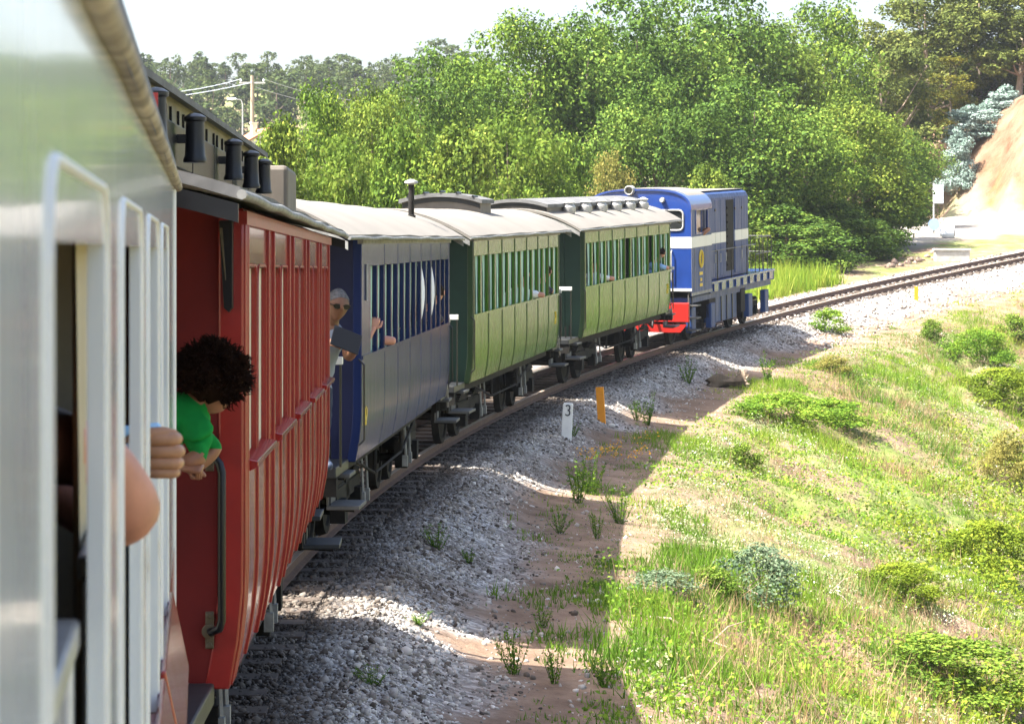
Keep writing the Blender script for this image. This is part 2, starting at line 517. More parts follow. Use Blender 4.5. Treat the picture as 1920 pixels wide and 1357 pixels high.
# ------------------------------------------------------------------ railway track
def sweep(name, prof, s0, s1, ds, d0, mats, mi, parent):
    """prof: (offset, height) closed outline swept along the track at offset d0"""
    ss = np.arange(s0, s1 + ds / 2, ds); n = len(prof); mb = MB()
    vs = []; fs = []; ms = []
    for s_ in ss:
        for o_, h_ in prof: vs.append(at_track(s_, d0 + o_, h_))
    for i in range(len(ss) - 1):
        for k in range(n):
            k2 = (k + 1) % n
            fs.append((i * n + k, i * n + k2, (i + 1) * n + k2, (i + 1) * n + k)); ms.append(mi[k])
    mb.v = [tuple(v) for v in vs]; mb.f = fs; mb.m = ms
    return mb.build(name, mats, parent)

RAIL = [(-.055, -.125), (.055, -.125), (.055, -.112), (.012, -.095), (.012, -.035), (.032, -.025), (.032, -.004), (.024, 0), (-.024, 0), (-.032, -.004), (-.032, -.025), (-.012, -.035), (-.012, -.095), (-.055, -.112)]
RMI = [0] * 14; RMI[6] = 1; RMI[7] = 1; RMI[8] = 1
track = thing('railway_track', 'curving narrow gauge railway track with rusty rails under the train', 'railway track')
for d_ in (-.53, .53):
    sweep('rail', RAIL, -12, 140, 1.0, d_, [M['rust'], M['railtop']], RMI, track)
slm = MB(); slm.box((-.95, -.115, -.25), (.95, .115, -.128)); sl_mesh = slm.mesh('sleeper', M['wood'])
s_ = 6.0; k = 0
while s_ < 138:
    o = bpy.data.objects.new('sleeper', sl_mesh); link(o, track)
    p = at_track(s_, random.uniform(-.04, .04)); th = path(s_)[2]
    o.location = p; o.rotation_euler = (0, 0, -th + random.uniform(-.012, .012))
    s_ += .62
# siding that joins from the left far down the line
def siding_off(s): return -1.6 - 4.5 * float(sstep(90, 120, s)) 
sid = thing('siding_track', 'rusty siding track leaving the main line by the sandy cutting', 'railway track')
for e_ in (-.5, .5):
    ss = np.arange(100, 134, 1.0); vs = []; fs = []; n = 4
    for q in ss:
        for o_, h_ in ((-.035, -.12), (.035, -.12), (.03, .0), (-.03, .0)): vs.append(tuple(at_track(q, siding_off(q) + e_ + o_, h_)))
    for i in range(len(ss) - 1):
        for k in range(n): fs.append((i * n + k, i * n + (k + 1) % n, (i + 1) * n + (k + 1) % n, (i + 1) * n + k))
    mb = MB(); mb.add(vs, fs); mb.build('rail', M['rust'], sid)
for q in np.arange(102, 133, .75):
    o = bpy.data.objects.new('sleeper', sl_mesh); link(o, sid)
    o.location = at_track(q, siding_off(q), .0); o.rotation_euler = (0, 0, -path(q)[2]); o.scale = (.85, 1, 1)

# ------------------------------------------------------------------ ballast stones
def rock_meshes(n, seed, octa=False):
    r = np.random.default_rng(seed)
    bm = bmesh.new(); bmesh.ops.create_icosphere(bm, subdivisions=1, radius=1)
    bv = np.array([v.co[:] for v in bm.verts]); bf = np.array([[v.index for v in f.verts] for f in bm.faces]); bm.free()
    if octa:
        bv = np.array([[1, 0, 0], [-1, 0, 0], [0, 1, 0], [0, -1, 0], [0, 0, 1], [0, 0, -1.]]); bv = bv * 1.05
        bf = np.array([[0, 2, 4], [2, 1, 4], [1, 3, 4], [3, 0, 4], [2, 0, 5], [1, 2, 5], [3, 1, 5], [0, 3, 5]])
    out = []
    for i in range(n):
        v = bv * (1 + r.uniform(-.38, .32, (len(bv), 1)))
        v = v * np.array([1, r.uniform(.65, .95), r.uniform(.45, .75)])
        out.append(v)
    return out, bf
def scatter_rocks(name, label, pts, size, seed, mat, tmul=None, octa=False):
    r = np.random.default_rng(seed)
    base, bf = rock_meshes(8, seed, octa)
    n = len(pts); nv = len(base[0])
    w = r.integers(0, 8, n); B = np.stack(base)[w]
    q = r.normal(size=(n, 4)); q[:, 1:3] *= .35; q /= np.linalg.norm(q, axis=1, keepdims=True)
    a, bb, cc, dd = q.T
    Rm = np.stack([np.stack([1 - 2 * (cc**2 + dd**2), 2 * (bb * cc - a * dd), 2 * (bb * dd + a * cc)], -1),
                   np.stack([2 * (bb * cc + a * dd), 1 - 2 * (bb**2 + dd**2), 2 * (cc * dd - a * bb)], -1),
                   np.stack([2 * (bb * dd - a * cc), 2 * (cc * dd + a * bb), 1 - 2 * (bb**2 + cc**2)], -1)], 1)
    Vv = np.einsum('nij,nkj->nki', Rm, B) * size[:, None, None] + pts[:, None, :]
    Ff = bf[None] + (np.arange(n) * nv)[:, None, None]
    t0 = r.random(n)
    if tmul is not None: t0 = t0 * tmul
    tint = np.repeat(t0, nv)
    me = np_mesh(name, Vv.reshape(-1, 3), Ff.reshape(-1, 3), mat, False, None, tint)
    return tag(link(bpy.data.objects.new(name, me)), label, kind='stuff')

bm_, nt, b = nodes('ballast_stone')
at = nt.nodes.new('ShaderNodeAttribute'); at.attribute_name = 'tint'
c = ramp(nt, at.outputs['Fac'], [(0, (.035, .026, .02)), (.16, (.13, .11, .09)), (.3, (.22, .205, .185)), (.6, (.34, .325, .30)), (.9, (.52, .50, .47)), (1, (.66, .64, .60))])
mul = nt.nodes.new('ShaderNodeMix'); mul.data_type = 'RGBA'; mul.blend_type = 'MULTIPLY'; mul.inputs[0].default_value = .6
nt.links.new(c, mul.inputs[6]); nt.links.new(ramp(nt, noise(nt, 1.1, 4, .6), [(.35, (.55, .44, .36)), (.6, (1, 1, 1))]), mul.inputs[7])
nt.links.new(mul.outputs[2], b.inputs['Base Color']); b.inputs['Roughness'].default_value = .9
M['ballast'] = bm_
def pts_track(n, s0, s1, d0, d1, seed, power=1.0, keep=None):
    r = np.random.default_rng(seed)
    s = s0 + (s1 - s0) * r.random(n) ** power; d = r.uniform(d0, d1, n)
    th = TH0 + K * s
    x = CEN.x - np.cos(th) * (RAD - d); y = CEN.y + np.sin(th) * (RAD - d)
    if keep is not None:
        kk = keep(s, d, x, y, r); s, d, x, y = s[kk], d[kk], x[kk], y[kk]
    return s, d, x, y
def kb(s, d, x, y, r):
    m = np.where(d > 0, 1 - sstep(1.6, 2.7, d + .9 * fbm(s * .9, d * .9, 3)), 1)
    return r.random(len(s)) < np.maximum(m, .05) * (np.abs(np.abs(d) - .53) > .075)
s, d, x, y = pts_track(100000, 13, 66, .35, 3.6, 1, 1.5, kb)
r = np.random.default_rng(9)
sz = np.interp(r.random(len(s)), [0, .7, .95, 1], [.009, .0175, .027, .042])
z = ground_np(x, y) + sz * .12
z = np.where(np.abs(d) < .95, z + .02, z)
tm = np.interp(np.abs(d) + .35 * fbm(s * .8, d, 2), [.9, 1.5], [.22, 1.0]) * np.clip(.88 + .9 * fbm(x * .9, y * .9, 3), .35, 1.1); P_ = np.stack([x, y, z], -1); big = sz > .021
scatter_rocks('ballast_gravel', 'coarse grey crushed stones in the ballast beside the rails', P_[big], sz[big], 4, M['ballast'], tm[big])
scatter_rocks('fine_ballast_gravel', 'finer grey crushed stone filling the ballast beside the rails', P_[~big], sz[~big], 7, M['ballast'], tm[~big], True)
def kf(s, d, x, y, r): return np.abs(np.abs(d) - .53) > .075
s, d, x, y = pts_track(7000, 62, 112, -2.6, 3.0, 2, 1.2, kf)
sz = r.uniform(.03, .06, len(s))
scatter_rocks('far_ballast_gravel', 'sunlit pale ballast along the track ahead of the locomotive', np.stack([x, y, ground_np(x, y) + sz * .2], -1), sz, 6, M['ballast'], None, True)
# ------------------------------------------------------------------ carriages
def frame_on_track(o, s0, s1):
    A = at_track(s0, 0); B = at_track(s1, 0)
    d = B - A
    o.location = A
    o.rotation_euler = (math.atan2(d.z, math.hypot(d.x, d.y)), 0, -math.atan2(d.x, d.y))
    return d.length

W_, E_, B_, S_, T_ = 1.19, 2.85, .91, 1.81, 2.60
def xs(z, w=W_): return w - .055 * max(0, min(1, (1.38 - z) / .47)) ** 2

def side_sheet(mb, y0, y1, z0, z1, th=.035, out=0.0, n=6, m=0, w=W_, sgn=1):
    zz = [z0 + (z1 - z0) * i / n for i in range(n + 1)]
    if z0 >= 1.38: zz = [z0, z1]
    poly = [((xs(z, w) + out) * sgn, z) for z in zz] + [((xs(z, w) + out - th) * sgn, z) for z in zz[::-1]]
    mb.prism(poly, y0, y1, m)

def wheel_set(parent, y, mat=None, r=.36):
    for sg in (-1, 1):
        mb = MB()
        x = sg * .53
        pr = [(.06, -.06), (.07, -.055), (.08, -.03), (r * .78, -.02), (r * .82, -.045), (r, -.045), (r + .025, .03 ), (r + .025, .05), (r * .80, .05), (r * .78, .0), (.07, .02), (.06, .05)]
        if sg > 0: pr = [(a, -h) for a, h in pr][::-1]
        mb.lathe(pr, (x, y, r), 24, 'x')
        for k in range(8):
            a = 2 * math.pi * k / 8
            mb.tube([(x, y + .07 * math.cos(a), r + .07 * math.sin(a)), (x, y + r * .8 * math.cos(a), r + r * .8 * math.sin(a))], .022, 6)
        mb.build('wheel', M['under'], parent, 40)
    mb = MB(); mb.tube([(-.85, y, r), (.85, y, r)], .05, 10); mb.build('axle', M['under'], parent, 40)

def running_gear(root, y, wb=1.15):
    mb = MB()
    for sg in (-1, 1):
        x = sg * .82
        mb.box((x - .03, y - wb / 2 - .35, .42), (x + .03, y + wb / 2 + .35, .56))
        for q in (-1, 1):
            yy = y + q * wb / 2
            mb.box((x - .05, yy - .10, .24), (x + .09, yy + .10, .46))
            mb.prism([(x - .02, .56), (x + .02, .56), (x + .02, .58), (x - .02, .58)], yy - .4, yy + .4)
            # leaf spring
            for i in range(4):
                mb.box((x - .035, yy - .36 + .07 * i, .60 + .022 * i), (x + .035, yy + .36 - .07 * i, .618 + .022 * i))
    mb.box((-.85, y - .12, .40), (.85, y + .12, .60))
    f = mb.build('bogie', M['under'], root)
    for q in (-1, 1): wheel_set(f, y + q * wb / 2)
    return f

def step_board(root, y, z, x0=.98, x1=1.26, hw=.25, mat='step'):
    mb = MB(); mb.box((x0, y - hw, z), (x1, y + hw, z + .035)); mb.box((x0, y - hw, z + .035), (x0 + .02, y + hw, z + .12))
    o = mb.build('step', M[mat], root, bevel=.006)
    for q in (-1, 1):
        mb = MB(); mb.tube([(x0 + .02, y + q * hw * .8, z + .33), (x0 + .02, y + q * hw * .8, z), (x1 - .05, y + q * hw * .8, z - .01)], .014, 6)
        mb.build('step_bracket', M['under'], o)

def roof(root, L, n0, n1, hw=1.30, rise=.36, e=E_, mat='roof_grey', gm='gutter', gr=.016):
    mb = MB(); N = 18
    top = []; bot = []
    for i in range(N + 1):
        x = -hw + 2 * hw * i / N
        z = e + rise * (1 - abs(x / hw) ** 2.2)
        top.append((x, z + .03)); bot.append((x, z - .012))
    # several lengths so that the felt can sag a little
    ys = list(np.linspace(-n0, L + n1, 13))
    vs = []; fs = []
    poly = top + bot[::-1]; n = len(poly)
    for j, y in enumerate(ys):
        for (x, z) in poly: vs.append((x, y, z + .006 * math.sin(j * 2.1 + x * 3)))
    fs.append(tuple(range(n))); fs.append(tuple(range((len(ys) - 1) * n, len(ys) * n))[::-1])
    for j in range(len(ys) - 1):
        for k in range(n):
            fs.append((j * n + k, j * n + (k + 1) % n, (j + 1) * n + (k + 1) % n, (j + 1) * n + k))
    mb.add(vs, fs)
    r = mb.build('roof', M[mat], root, 35)
    mb = MB()
    for sg in (-1, 1):
        pts = [(sg * (hw + .005), y, e - .0 + .006 * math.sin(j * 2.6)) for j, y in enumerate(np.linspace(-n0 - .01, L + n1 + .01, 15))]
        mb.tube(pts, gr, 8)
    mb.build('gutter', M[gm], r, 60)
    for y0, nm in ((-n0 - .02, 'roof_end_bow'), (L + n1 - .005, 'roof_end_bow')):
        mb = MB()
        po = [(x * .995, z - .02) for x, z in bot]; pi = [(x * .995, z - .085) for x, z in bot]
        mb.prism(po + pi[::-1], y0, y0 + .025)
        mb.build(nm, M['black'] if mat == 'roof_dark' else M[gm], r)
    return r

def end_wall(root, y0, mat, L, w=W_, door=True, hw=1.30, rise=.36):
    mb = MB()
    zz = [B_, 1.0, 1.1, 1.2, 1.3, 1.4, E_ - .02]
    po = [(xs(z, w) - .04, z) for z in zz]
    arc = [(x, E_ + rise * (1 - abs(x / hw) ** 2.2) - .03) for x in np.linspace(1.1, -1.1, 9)]
    po = po + arc + [(-x, z) for x, z in po[::-1]]
    mb.prism(po, y0, y0 + .04)
    o = mb.build('end_wall', M[mat], root)
    yo = y0 - .012 if y0 < L / 2 else y0 + .04
    mb = MB(); mb.box((-.36, yo, .97), (.36, yo + .012, 2.72)); mb.build('door', M[mat], root, bevel=.004)
    mb = MB()
    for xx in (-.40, .40, -.8, .8):
        mb.box((xx - .018, yo - .003, .95), (xx + .018, yo + .010, 2.8))
    mb.build('end_beading', M[mat], root, bevel=.004)
    return o

def platform(root, y0, y1, rail_y, white=True, rails=True):
    mb = MB(); mb.box((-1.08, y0, .84), (1.08, y1, .93)); mb.build('platform_floor', M['stepdark'], root, bevel=.01)
    mb = MB(); mb.box((-1.08, rail_y - .04, .68), (1.08, rail_y + .04, .84))
    mb.tube([(-.45, rail_y, .72), (-.45, rail_y + (-.32 if rail_y < 1 else .32), .72)], [.05, .05], 10)
    mb.tube([(.45, rail_y, .72), (.45, rail_y + (-.32 if rail_y < 1 else .32), .72)], [.05, .05], 10)
    mb.build('buffer_beam', M['under'], root)
    if not rails: return
    for q in (-1, 1):
        mb = MB(); mb.box((q * .45, rail_y - .03, 1.79), (q * 1.13, rail_y + .03, 1.855)); mb.build('railing_top', M['loco_white' if white else 'steel'], root, bevel=.006)
    for x in (.47, .70, .92, 1.11):
        for q in (-1, 1):
            mb = MB(); mb.tube([(q * x, rail_y, .93), (q * x, rail_y, 1.79)], .011, 6); mb.build('railing_bar', M['black'], root)

def curtain(root, y0, y1, z0, z1, x, mat, amp=.014, bulge=0.0, n=14, name='curtain'):
    vs = []; fs = []
    rows = 7
    for j in range(rows + 1):
        t = j / rows; z = z1 + (z0 - z1) * t
        nar = 1 - .25 * math.sin(t * math.pi) * (bulge == 0)
        for i in range(n + 1):
            u = i / n
            y = y0 + (y1 - y0) * (.5 + (u - .5) * nar)
            vs.append((x + amp * math.sin(i * 2.2 + j * .25) + bulge * math.sin(t * math.pi * .9 + .15) * math.sin(u * math.pi), y, z))
    for j in range(rows):
        for i in range(n):
            a = j * (n + 1) + i
            fs.append((a, a + 1, a + n + 2, a + n + 1))
    mb = MB(); mb.add(vs, fs)
    return mb.build(name, M[mat], root, 80)

def vent_torpedo(parent, x, y, z0, z1, r, mat='black', name='ventilator'):
    mb = MB()
    mb.lathe([(r * .3, z0), (r * 1.12, z0), (r * 1.15, z0 + .012), (r * 1.0, z0 + .03), (r * .92, (z0 + z1) / 2), (r * .90, z1 - .03), (r * 1.12, z1 - .022), (r * 1.12, z1 - .008), (r * .6, z1 + .006), (r * .1, z1 + .01)], (x, y, 0), 20)
    mb.box((x - r * 1.9, y - .015, (z0 + z1) / 2 - .02), (x - r * .7, y + .015, (z0 + z1) / 2 + .02))
    return mb.build(name, M[mat], parent, 40)

def truss(root, L, x=.93):
    mb = MB()
    for sg in (-1, 1):
        X = sg * x
        mb.box((X - .035, -.02, .76), (X + .035, L + .02, .905))
    mb.build('sole_bar', M['under'], root)
    for sg in (-1, 1):
        X = sg * x
        mb = MB()
        mb.tube([(X, L * .17, .78), (X, L * .36, .50), (X, L * .64, .50), (X, L * .83, .78)], .014, 6)
        mb.tube([(X, L * .36, .50), (X, L * .36, .8)], .022, 6); mb.tube([(X, L * .64, .50), (X, L * .64, .8)], .022, 6)
        mb.build('truss_rod', M['under'], root)
    mb = MB()
    mb.tube([(.3, L * .42, .55), (.3, L * .55, .55)], .16, 14)
    mb.box((-.5, L * .36, .42), (.05, L * .5, .76))
    mb.tube([(-.1, L * .2, .45), (-.1, L * .8, .45)], .02, 6)
    mb.build('brake_gear', M['under'], root, 40)
    for y in (L * .26, L * .30, L * .71, L * .76):
        mb = MB(); mb.tube([(.9, y, .80), (.92, y + .02, .32)], .016, 6); mb.box((.88, y - .03, .28), (.94, y + .04, .40)); mb.build('brake_hanger', M['gutter'], root)

def carriage(name, label, s0, s1, mats, bays, wins, lead, tail, near_ov, far_ov, roofmat, pw):
    """bays: list of (y0, y1, [window (y0,y1)])"""
    root = thing(name, label, 'train carriage', group='carriages of the train')
    L = frame_on_track(root, s0, s1)
    side, bead, dull, ins = mats
    for (y0, y1, ws) in bays:
        mb = MB(); side_sheet(mb, y0 + .003, y1 - .003, B_, S_ - .002, n=8); mb.build('lower_panel', M[side], root, 60)
        mb = MB(); side_sheet(mb, y0 + .003, y1 - .003, T_ + .002, E_ - .01); mb.build('upper_panel', M[side], root)
        # posts between the openings
        edges = [y0 + .003] + [q for w in ws for q in w] + [y1 - .003]
        for i in range(0, len(edges), 2):
            if edges[i + 1] - edges[i] > .01:
                mb = MB(); side_sheet(mb, edges[i], edges[i + 1], S_, T_, th=pw); mb.build('window_post', M[side], root)
    return root, L

def frame_strips(mb, y0, y1, z0, z1, wd=.028, out=.012, x=W_):
    """rounded-top moulding round an opening"""
    r = .07
    pts = [(x, y0, z0), (x, y0, z1 - r)]
    for a in (60, 30): pts.append((x, y0 + r - r * math.sin(R(a)) , z1 - r + r * math.cos(R(a))))
    pts += [(x, y0 + r, z1), (x, y1 - r, z1)]
    for a in (30, 60): pts.append((x, y1 - r + r * math.sin(R(a)), z1 - r + r * math.cos(R(a))))
    pts += [(x, y1, z1 - r), (x, y1, z0)]
    mb.tube(pts, out, 6)

# ---------- red carriage
def red_bays():
    out = []; ys = .24; wn_ = []
    cur = 0.0
    for k in range(5):
        a = ys + k * 1.64
        w = [(a, a + .50), (a + .62, a + 1.12)]
        out.append((cur, min(a + 1.38, 8.05), w)); cur = a + 1.38
    return out
RB = red_bays()
red, LR = carriage('red_carriage', 'glossy red carriage with paired tall windows, cream blinds and black roof ventilators', 10.0, 18.1, ('red', 'red_bead', 'red_shade', 'beige_in'), RB, None, 0, 0, 1.1, 1.0, 'roof_dark', .0205)
for (y0, y1, ws) in RB:
    for (a, b_) in ws:
        mb = MB(); frame_strips(mb, a - .012, b_ + .012, S_, T_ + .012, out=.007, x=W_ - .001)
        wf = mb.build('window_frame', M['red_bead'], red, 60)
        mb = MB(); mb.box((W_ - .030, a - .005, S_ + .001), (W_ - .021, b_ + .005, T_ - .001)); mb.build('window_blind', M['cream'], red)
    mb = MB(); a, b_ = ws[0][0] - .05, ws[1][1] + .05
    mb.prism([(W_ - .03, S_ + .012), (W_ + .05, S_ - .006), (W_ + .05, S_ - .03), (W_ - .0, S_ - .055)], a, b_); mb.build('window_sill', M['red'], red, bevel=.004)
def beads(root, ylist, mat, z0, z1, wd=.03, out=.014, name='beading'):
    for y in ylist:
        mb = MB(); side_sheet(mb, y - wd / 2, y + wd / 2, z0, z1, th=.03 + out, out=out, n=12)
        mb.build(name, M[mat], root, 60, bevel=.005)
bl = [.02, .10]
for (y0, y1, ws) in RB:
    bl += [ws[0][0] - .06, ws[1][1] + .07]
    
beads(red, bl[:2], 'red_bead', B_ + .005, E_ - .02)
beads(red, bl[2:], 'red_bead', B_ + .005, E_ - .02, .026)
beads(red, [(w[0][1] + w[1][0]) / 2 for _, _, w in RB], 'red_bead', B_ + .005, S_ - .06, .022, .010)
mb = MB(); side_sheet(mb, -.02, LR + .02, E_ - .075, E_ - .02, out=.02, th=.05); mb.build('cornice', M['red_bead'], red)
mb = MB(); mb.box((-W_ + .0, .04, B_), (-W_ + .04, LR - .04, E_)); mb.build('side_wall', M['red_shade'], red)
mb = MB(); mb.box((-1.1, .05, B_ + .02), (1.08, LR - .05, B_ + .09)); mb.build('floor', M['under'], red)
end_wall(red, 0, 'red_shade', LR, rise=.17); end_wall(red, LR - .04, 'red_shade', LR, rise=.17)
# corner posts
for y in (-.012, LR - .05):
    mb = MB(); side_sheet(mb, y, y + .062, B_ - .01, E_ - .01, th=.10, out=.004, n=10); mb.build('corner_post', M['red_bead'], red, 60, bevel=.008)
rr = roof(red, LR, 1.5, .5, mat='roof_dark', gm='gutter', gr=.018, rise=.17)
platform(red, -1.1, -.03, -1.05, False, False); platform(red, LR + .03, LR + 1.0, LR + .95, True)
# clerestory of the red carriage
cl = MB(); CW = .80
cy0, cy1 = -.7, 6.3
cl.box((-CW, cy0, E_ + .10), (CW, cy1, E_ + .52)); clo = cl.build('clerestory', M['clere_cream'], red)
mb = MB()
poly = [(x, E_ + .52 + .13 * (1 - (x / (CW + .06)) ** 2)) for x in np.linspace(-CW - .06, CW + .06, 11)]
mb.prism(poly + [(x, z - .03) for x, z in poly[::-1]], cy0 - .08, cy1 + .08); mb.build('clerestory_roof', M['roof_dark'], clo, 30)
for q in range(6):
    ya = cy0 + .12 + q * 1.15
    mb = MB(); mb.box((CW + .001, ya, E_ + .20), (CW + .022, ya + 1.1, E_ + .39)); mb.build('louvre_board', M['black'], clo, bevel=.004)
    for yy in (ya + .1, ya + .3, ya + .62, ya + .85):
        mb = MB(); mb.box((CW + .001, yy - .012, E_ + .395), (CW + .012, yy + .012, E_ + .46)); mb.build('clerestory_batten', M['black'], clo)
for yv in (-.54, 1.0, 3.1, 4.35, 5.4):
    vent_torpedo(clo, CW + .10, yv, E_ + .22, E_ + .43, .046)
for yv in (.25, 1.2):
    mb = MB()
    pts = [(.42, yv, E_ + .60)] + [(.42 + .07 - .07 * math.cos(R(a)), yv, E_ + .74 + .07 * math.sin(R(a))) for a in range(0, 200, 25)]
    mb.tube(pts, [.028] * (len(pts) - 1) + [.034], 10)
    mb.lathe([(.05, 0), (.05, .02), (.03, .03), (.03, .1)], (.42, yv, E_ + .60), 10)
    mb.build('lamp_pipe', M['black'], clo, 50)
mb = MB(); mb.box((.45, 6.6, E_ + .12), (.98, 7.6, E_ + .45)); mb.build('roof_tank', M['clere'], red, bevel=.03)
mb = MB(); mb.box((.1, 7.75, E_ + .2), (.9, 7.85, E_ + .42)); mb.box((.3, 7.8, E_ + .2), (.5, 8.2, E_ + .36)); mb.build('roof_fitting', M['black'], red, bevel=.01)
# grab handle and lamp bracket on the near end
gh = MB()
gx_, gy_ = W_ - .13, -.012
gh.tube([(gx_, gy_, 1.855), (gx_ + .01, gy_ - .06, 1.855), (gx_ + .045, gy_ - .075, 1.815), (gx_ + .055, gy_ - .08, 1.78), (gx_ + .055, gy_ - .08, 1.19), (gx_ + .045, gy_ - .075, 1.155), (gx_ + .01, gy_ - .06, 1.14), (gx_, gy_, 1.14)], .017, 10)
gho = gh.build('grab_handle', M['black'], red, 50)
for z in (1.855, 1.14):
    mb = MB(); mb.box((gx_ - .017, gy_ - .012, z - .075), (gx_ + .017, gy_ + .0, z + .075))
    mb.lathe([(.03, -.045), (.03, -.03), (.012, -.02), (.012, .0)], (gx_, gy_ + .0, z), 10, 'y')
    for q in (-1, 1): mb.lathe([(.012, -.022), (.014, -.014)], (gx_, gy_, z + q * .06), 8, 'y')
    mb.build('handle_plate', M['brass'], gho, bevel=.004)
mb = MB(); mb.prism([(W_ - .09, 2.79), (W_ - .035, 2.79), (W_ - .035, 2.44), (W_ - .05, 2.42), (W_ - .07, 2.44)], -.07, -.013)
mb.prism([(W_ - .087, 2.76), (W_ - .075, 2.76), (W_ - .060, 2.55), (W_ - .064, 2.55)], -.075, -.069, 1)
mb.build('lamp_bracket', [M['black'], M['brass']], red, bevel=.006)
truss(red, LR); running_gear(red, 1.6); running_gear(red, LR - 1.6)
step_board(red, LR + .55, .50, mat='stepdark'); step_board(red, LR + .5, .72, .9, 1.12, .28, 'stepdark')
step_board(red, -.55, .50, mat='stepdark')
mb = MB(); mb.tube([(1.12, LR + .9, .93), (1.15, LR + .93, 1.3), (1.14, LR + .8, 1.8)], .010, 6); mb.build('handrail', M['black'], red)

# ---------- blue and green carriages
def even_bays(L, lead, nb, mull, post, tail):
    bw = (L - lead - tail) / nb; out = []
    ww = (bw - mull - post) / 2
    for k in range(nb):
        a = lead + k * bw
        y0 = 0 if k == 0 else a; y1 = L if k == nb - 1 else a + bw
        out.append((y0, y1, [(a + post / 2, a + post / 2 + ww), (a + post / 2 + ww + mull, a + post / 2 + 2 * ww + mull)]))
    return out
def seat_rows(root, L, mat):
    for q in range(1, 7):
        y = L * q / 7
        mb = MB(); mb.box((-1.0, y - .03, B_ + .1), (1.0, y + .03, 1.78)); mb.box((-1.0, y - .45, 1.32), (1.0, y + .45, 1.38))
        mb.build('seat', M[mat], root, bevel=.01)

def plain_carriage(name, label, s0, s1, mats, lead, nb, cur, near_ov=.85, far_ov=.85, roof_near=None, mull=.10, post=.13, tail=.08):
    L0 = (at_track(s1, 0) - at_track(s0, 0)).length
    bays = even_bays(L0, lead, nb, mull, post, tail)
    root, L = carriage(name, label, s0, s1, mats, bays, None, 0, 0, near_ov, far_ov, 'roof_grey', .034)
    side, bead, dull, ins = mats
    beads(root, [.03] + [b_[0] for b_ in bays[1:]] + [L - .03], bead, B_ + .004, E_ - .02, .030 if 'green' in bead else .012, .010 if 'green' in bead else .003)
    mb = MB(); side_sheet(mb, .02, L - .02, S_ - .02, S_ + .012, th=.06, out=.013); mb.build('waist_rail', M[side], root)
    mb = MB(); side_sheet(mb, -.03, L + .03, E_ - .05, E_ - .012, out=.02, th=.05); mb.build('cornice', M['gutter'], root)
    mb = MB(); mb.box((-W_, .04, B_), (-W_ + .04, L - .04, S_)); mb.box((-W_, .04, T_), (-W_ + .04, L - .04, E_))
    for q in range(nb * 2 + 1):
        y = .04 + (L - .08) * q / (nb * 2)
        mb.box((-W_, y - .16, S_), (-W_ + .04, y + .16, T_))
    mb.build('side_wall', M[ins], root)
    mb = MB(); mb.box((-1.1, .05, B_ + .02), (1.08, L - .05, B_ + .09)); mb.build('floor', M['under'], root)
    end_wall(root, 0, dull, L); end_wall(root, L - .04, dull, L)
    for y in (-.012, L - .05):
        mb = MB(); side_sheet(mb, y, y + .062, B_ - .01, E_ - .01, th=.08, out=.003, n=10); mb.build('corner_post', M[bead if 'green' in bead else side], root, 60, bevel=.008)
    roof(root, L, roof_near or near_ov, far_ov, mat='roof_grey')
    platform(root, -near_ov, -.03, -near_ov + .06); platform(root, L + .03, L + far_ov, L + far_ov - .06)
    seat_rows(root, L, ins)
    truss(root, L); running_gear(root, 1.7); running_gear(root, L - 1.7)
    for y in (-near_ov * .55, L + far_ov * .55):
        step_board(root, y, .56); step_board(root, y + .25, .80, .9, 1.14, .2)
    for y in (-.06, L + .06):
        mb = MB(); mb.tube([(W_ - .02, y, 1.05), (W_ + .03, y, 1.1), (W_ + .03, y, 1.75), (W_ - .02, y, 1.8)], .010, 6); mb.build('handrail', M['black'], root)
    mb = MB(); mb.tube([(1.1, L + .1, 1.55), (1.12, L + far_ov * .6, .95), (1.1, L + far_ov - .05, .72)], .012, 6); mb.build('safety_rod', M['steel'], root)
    if cur:
        for (y0, y1, ws) in bays:
            for i, (a, b_) in enumerate(ws):
                if random.random() < .9: curtain(root, b_ - random.uniform(.12, .20), b_ + .02, S_ - .1, T_ - .005, W_ - .052, cur, .010)
    return root, L, bays

blue, LB, BBAYS = plain_carriage('blue_carriage', 'navy blue carriage with open end platform and a thin stovepipe on its pale roof', 21.48, 30.31, ('blue', 'blue', 'blue_shade', 'blue_in'), .62, 7, 'mint', roof_near=1.7)
for k in (3, 4):
    (a, b_) = BBAYS[k + 1][2][0]
    curtain(blue, a + .02, b_ - .04, S_ + .10, T_ - .02, W_ - .05, 'whitecloth', .006, .060, name='blown_curtain')
for x, y, h in ((.78, LB - .6, .50), (-.35, .2, .42)):
    mb = MB(); z0 = E_ + .25
    mb.lathe([(.05, z0), (.055, z0 + .03), (.036, z0 + .04), (.036, z0 + h - .1)], (x, y, 0), 12)
    sp_ = mb.build('stovepipe', M['under'], blue, 40)
    mb = MB(); mb.lathe([(.03, z0 + h - .10), (.085, z0 + h - .075), (.08, z0 + h - .055), (.02, z0 + h - .03)], (x, y, 0), 14); mb.build('pipe_cap', M['steel'], sp_, 40)
mb = MB(); mb.box((W_ - .01, .18, 1.05), (W_ + .001, .42, 1.24)); mb.xf(Matrix.Translation((-.045, 0, 0))); 
def number_mark(root, y, z, h=.16):
    mb = MB(); x = xs(z) + .003
    for q in (0, 1):
        mb.tube([(x, y + q * .11, z), (x, y + q * .11 + .02, z + h * .3), (x, y + q * .11 + .06, z + h * .5), (x, y + q * .11 + .05, z + h * .9), (x, y + q * .11, z + h)], .010, 5)
    mb.build('yellow_mark', M['yellow'], root)
number_mark(blue, .22, 1.20)
mb = MB(); mb.tube([(W_ + .01, .3, 2.62), (W_ + .01, .3, 2.3)], .012, 6); mb.build('lamp_iron', M['steel'], blue)

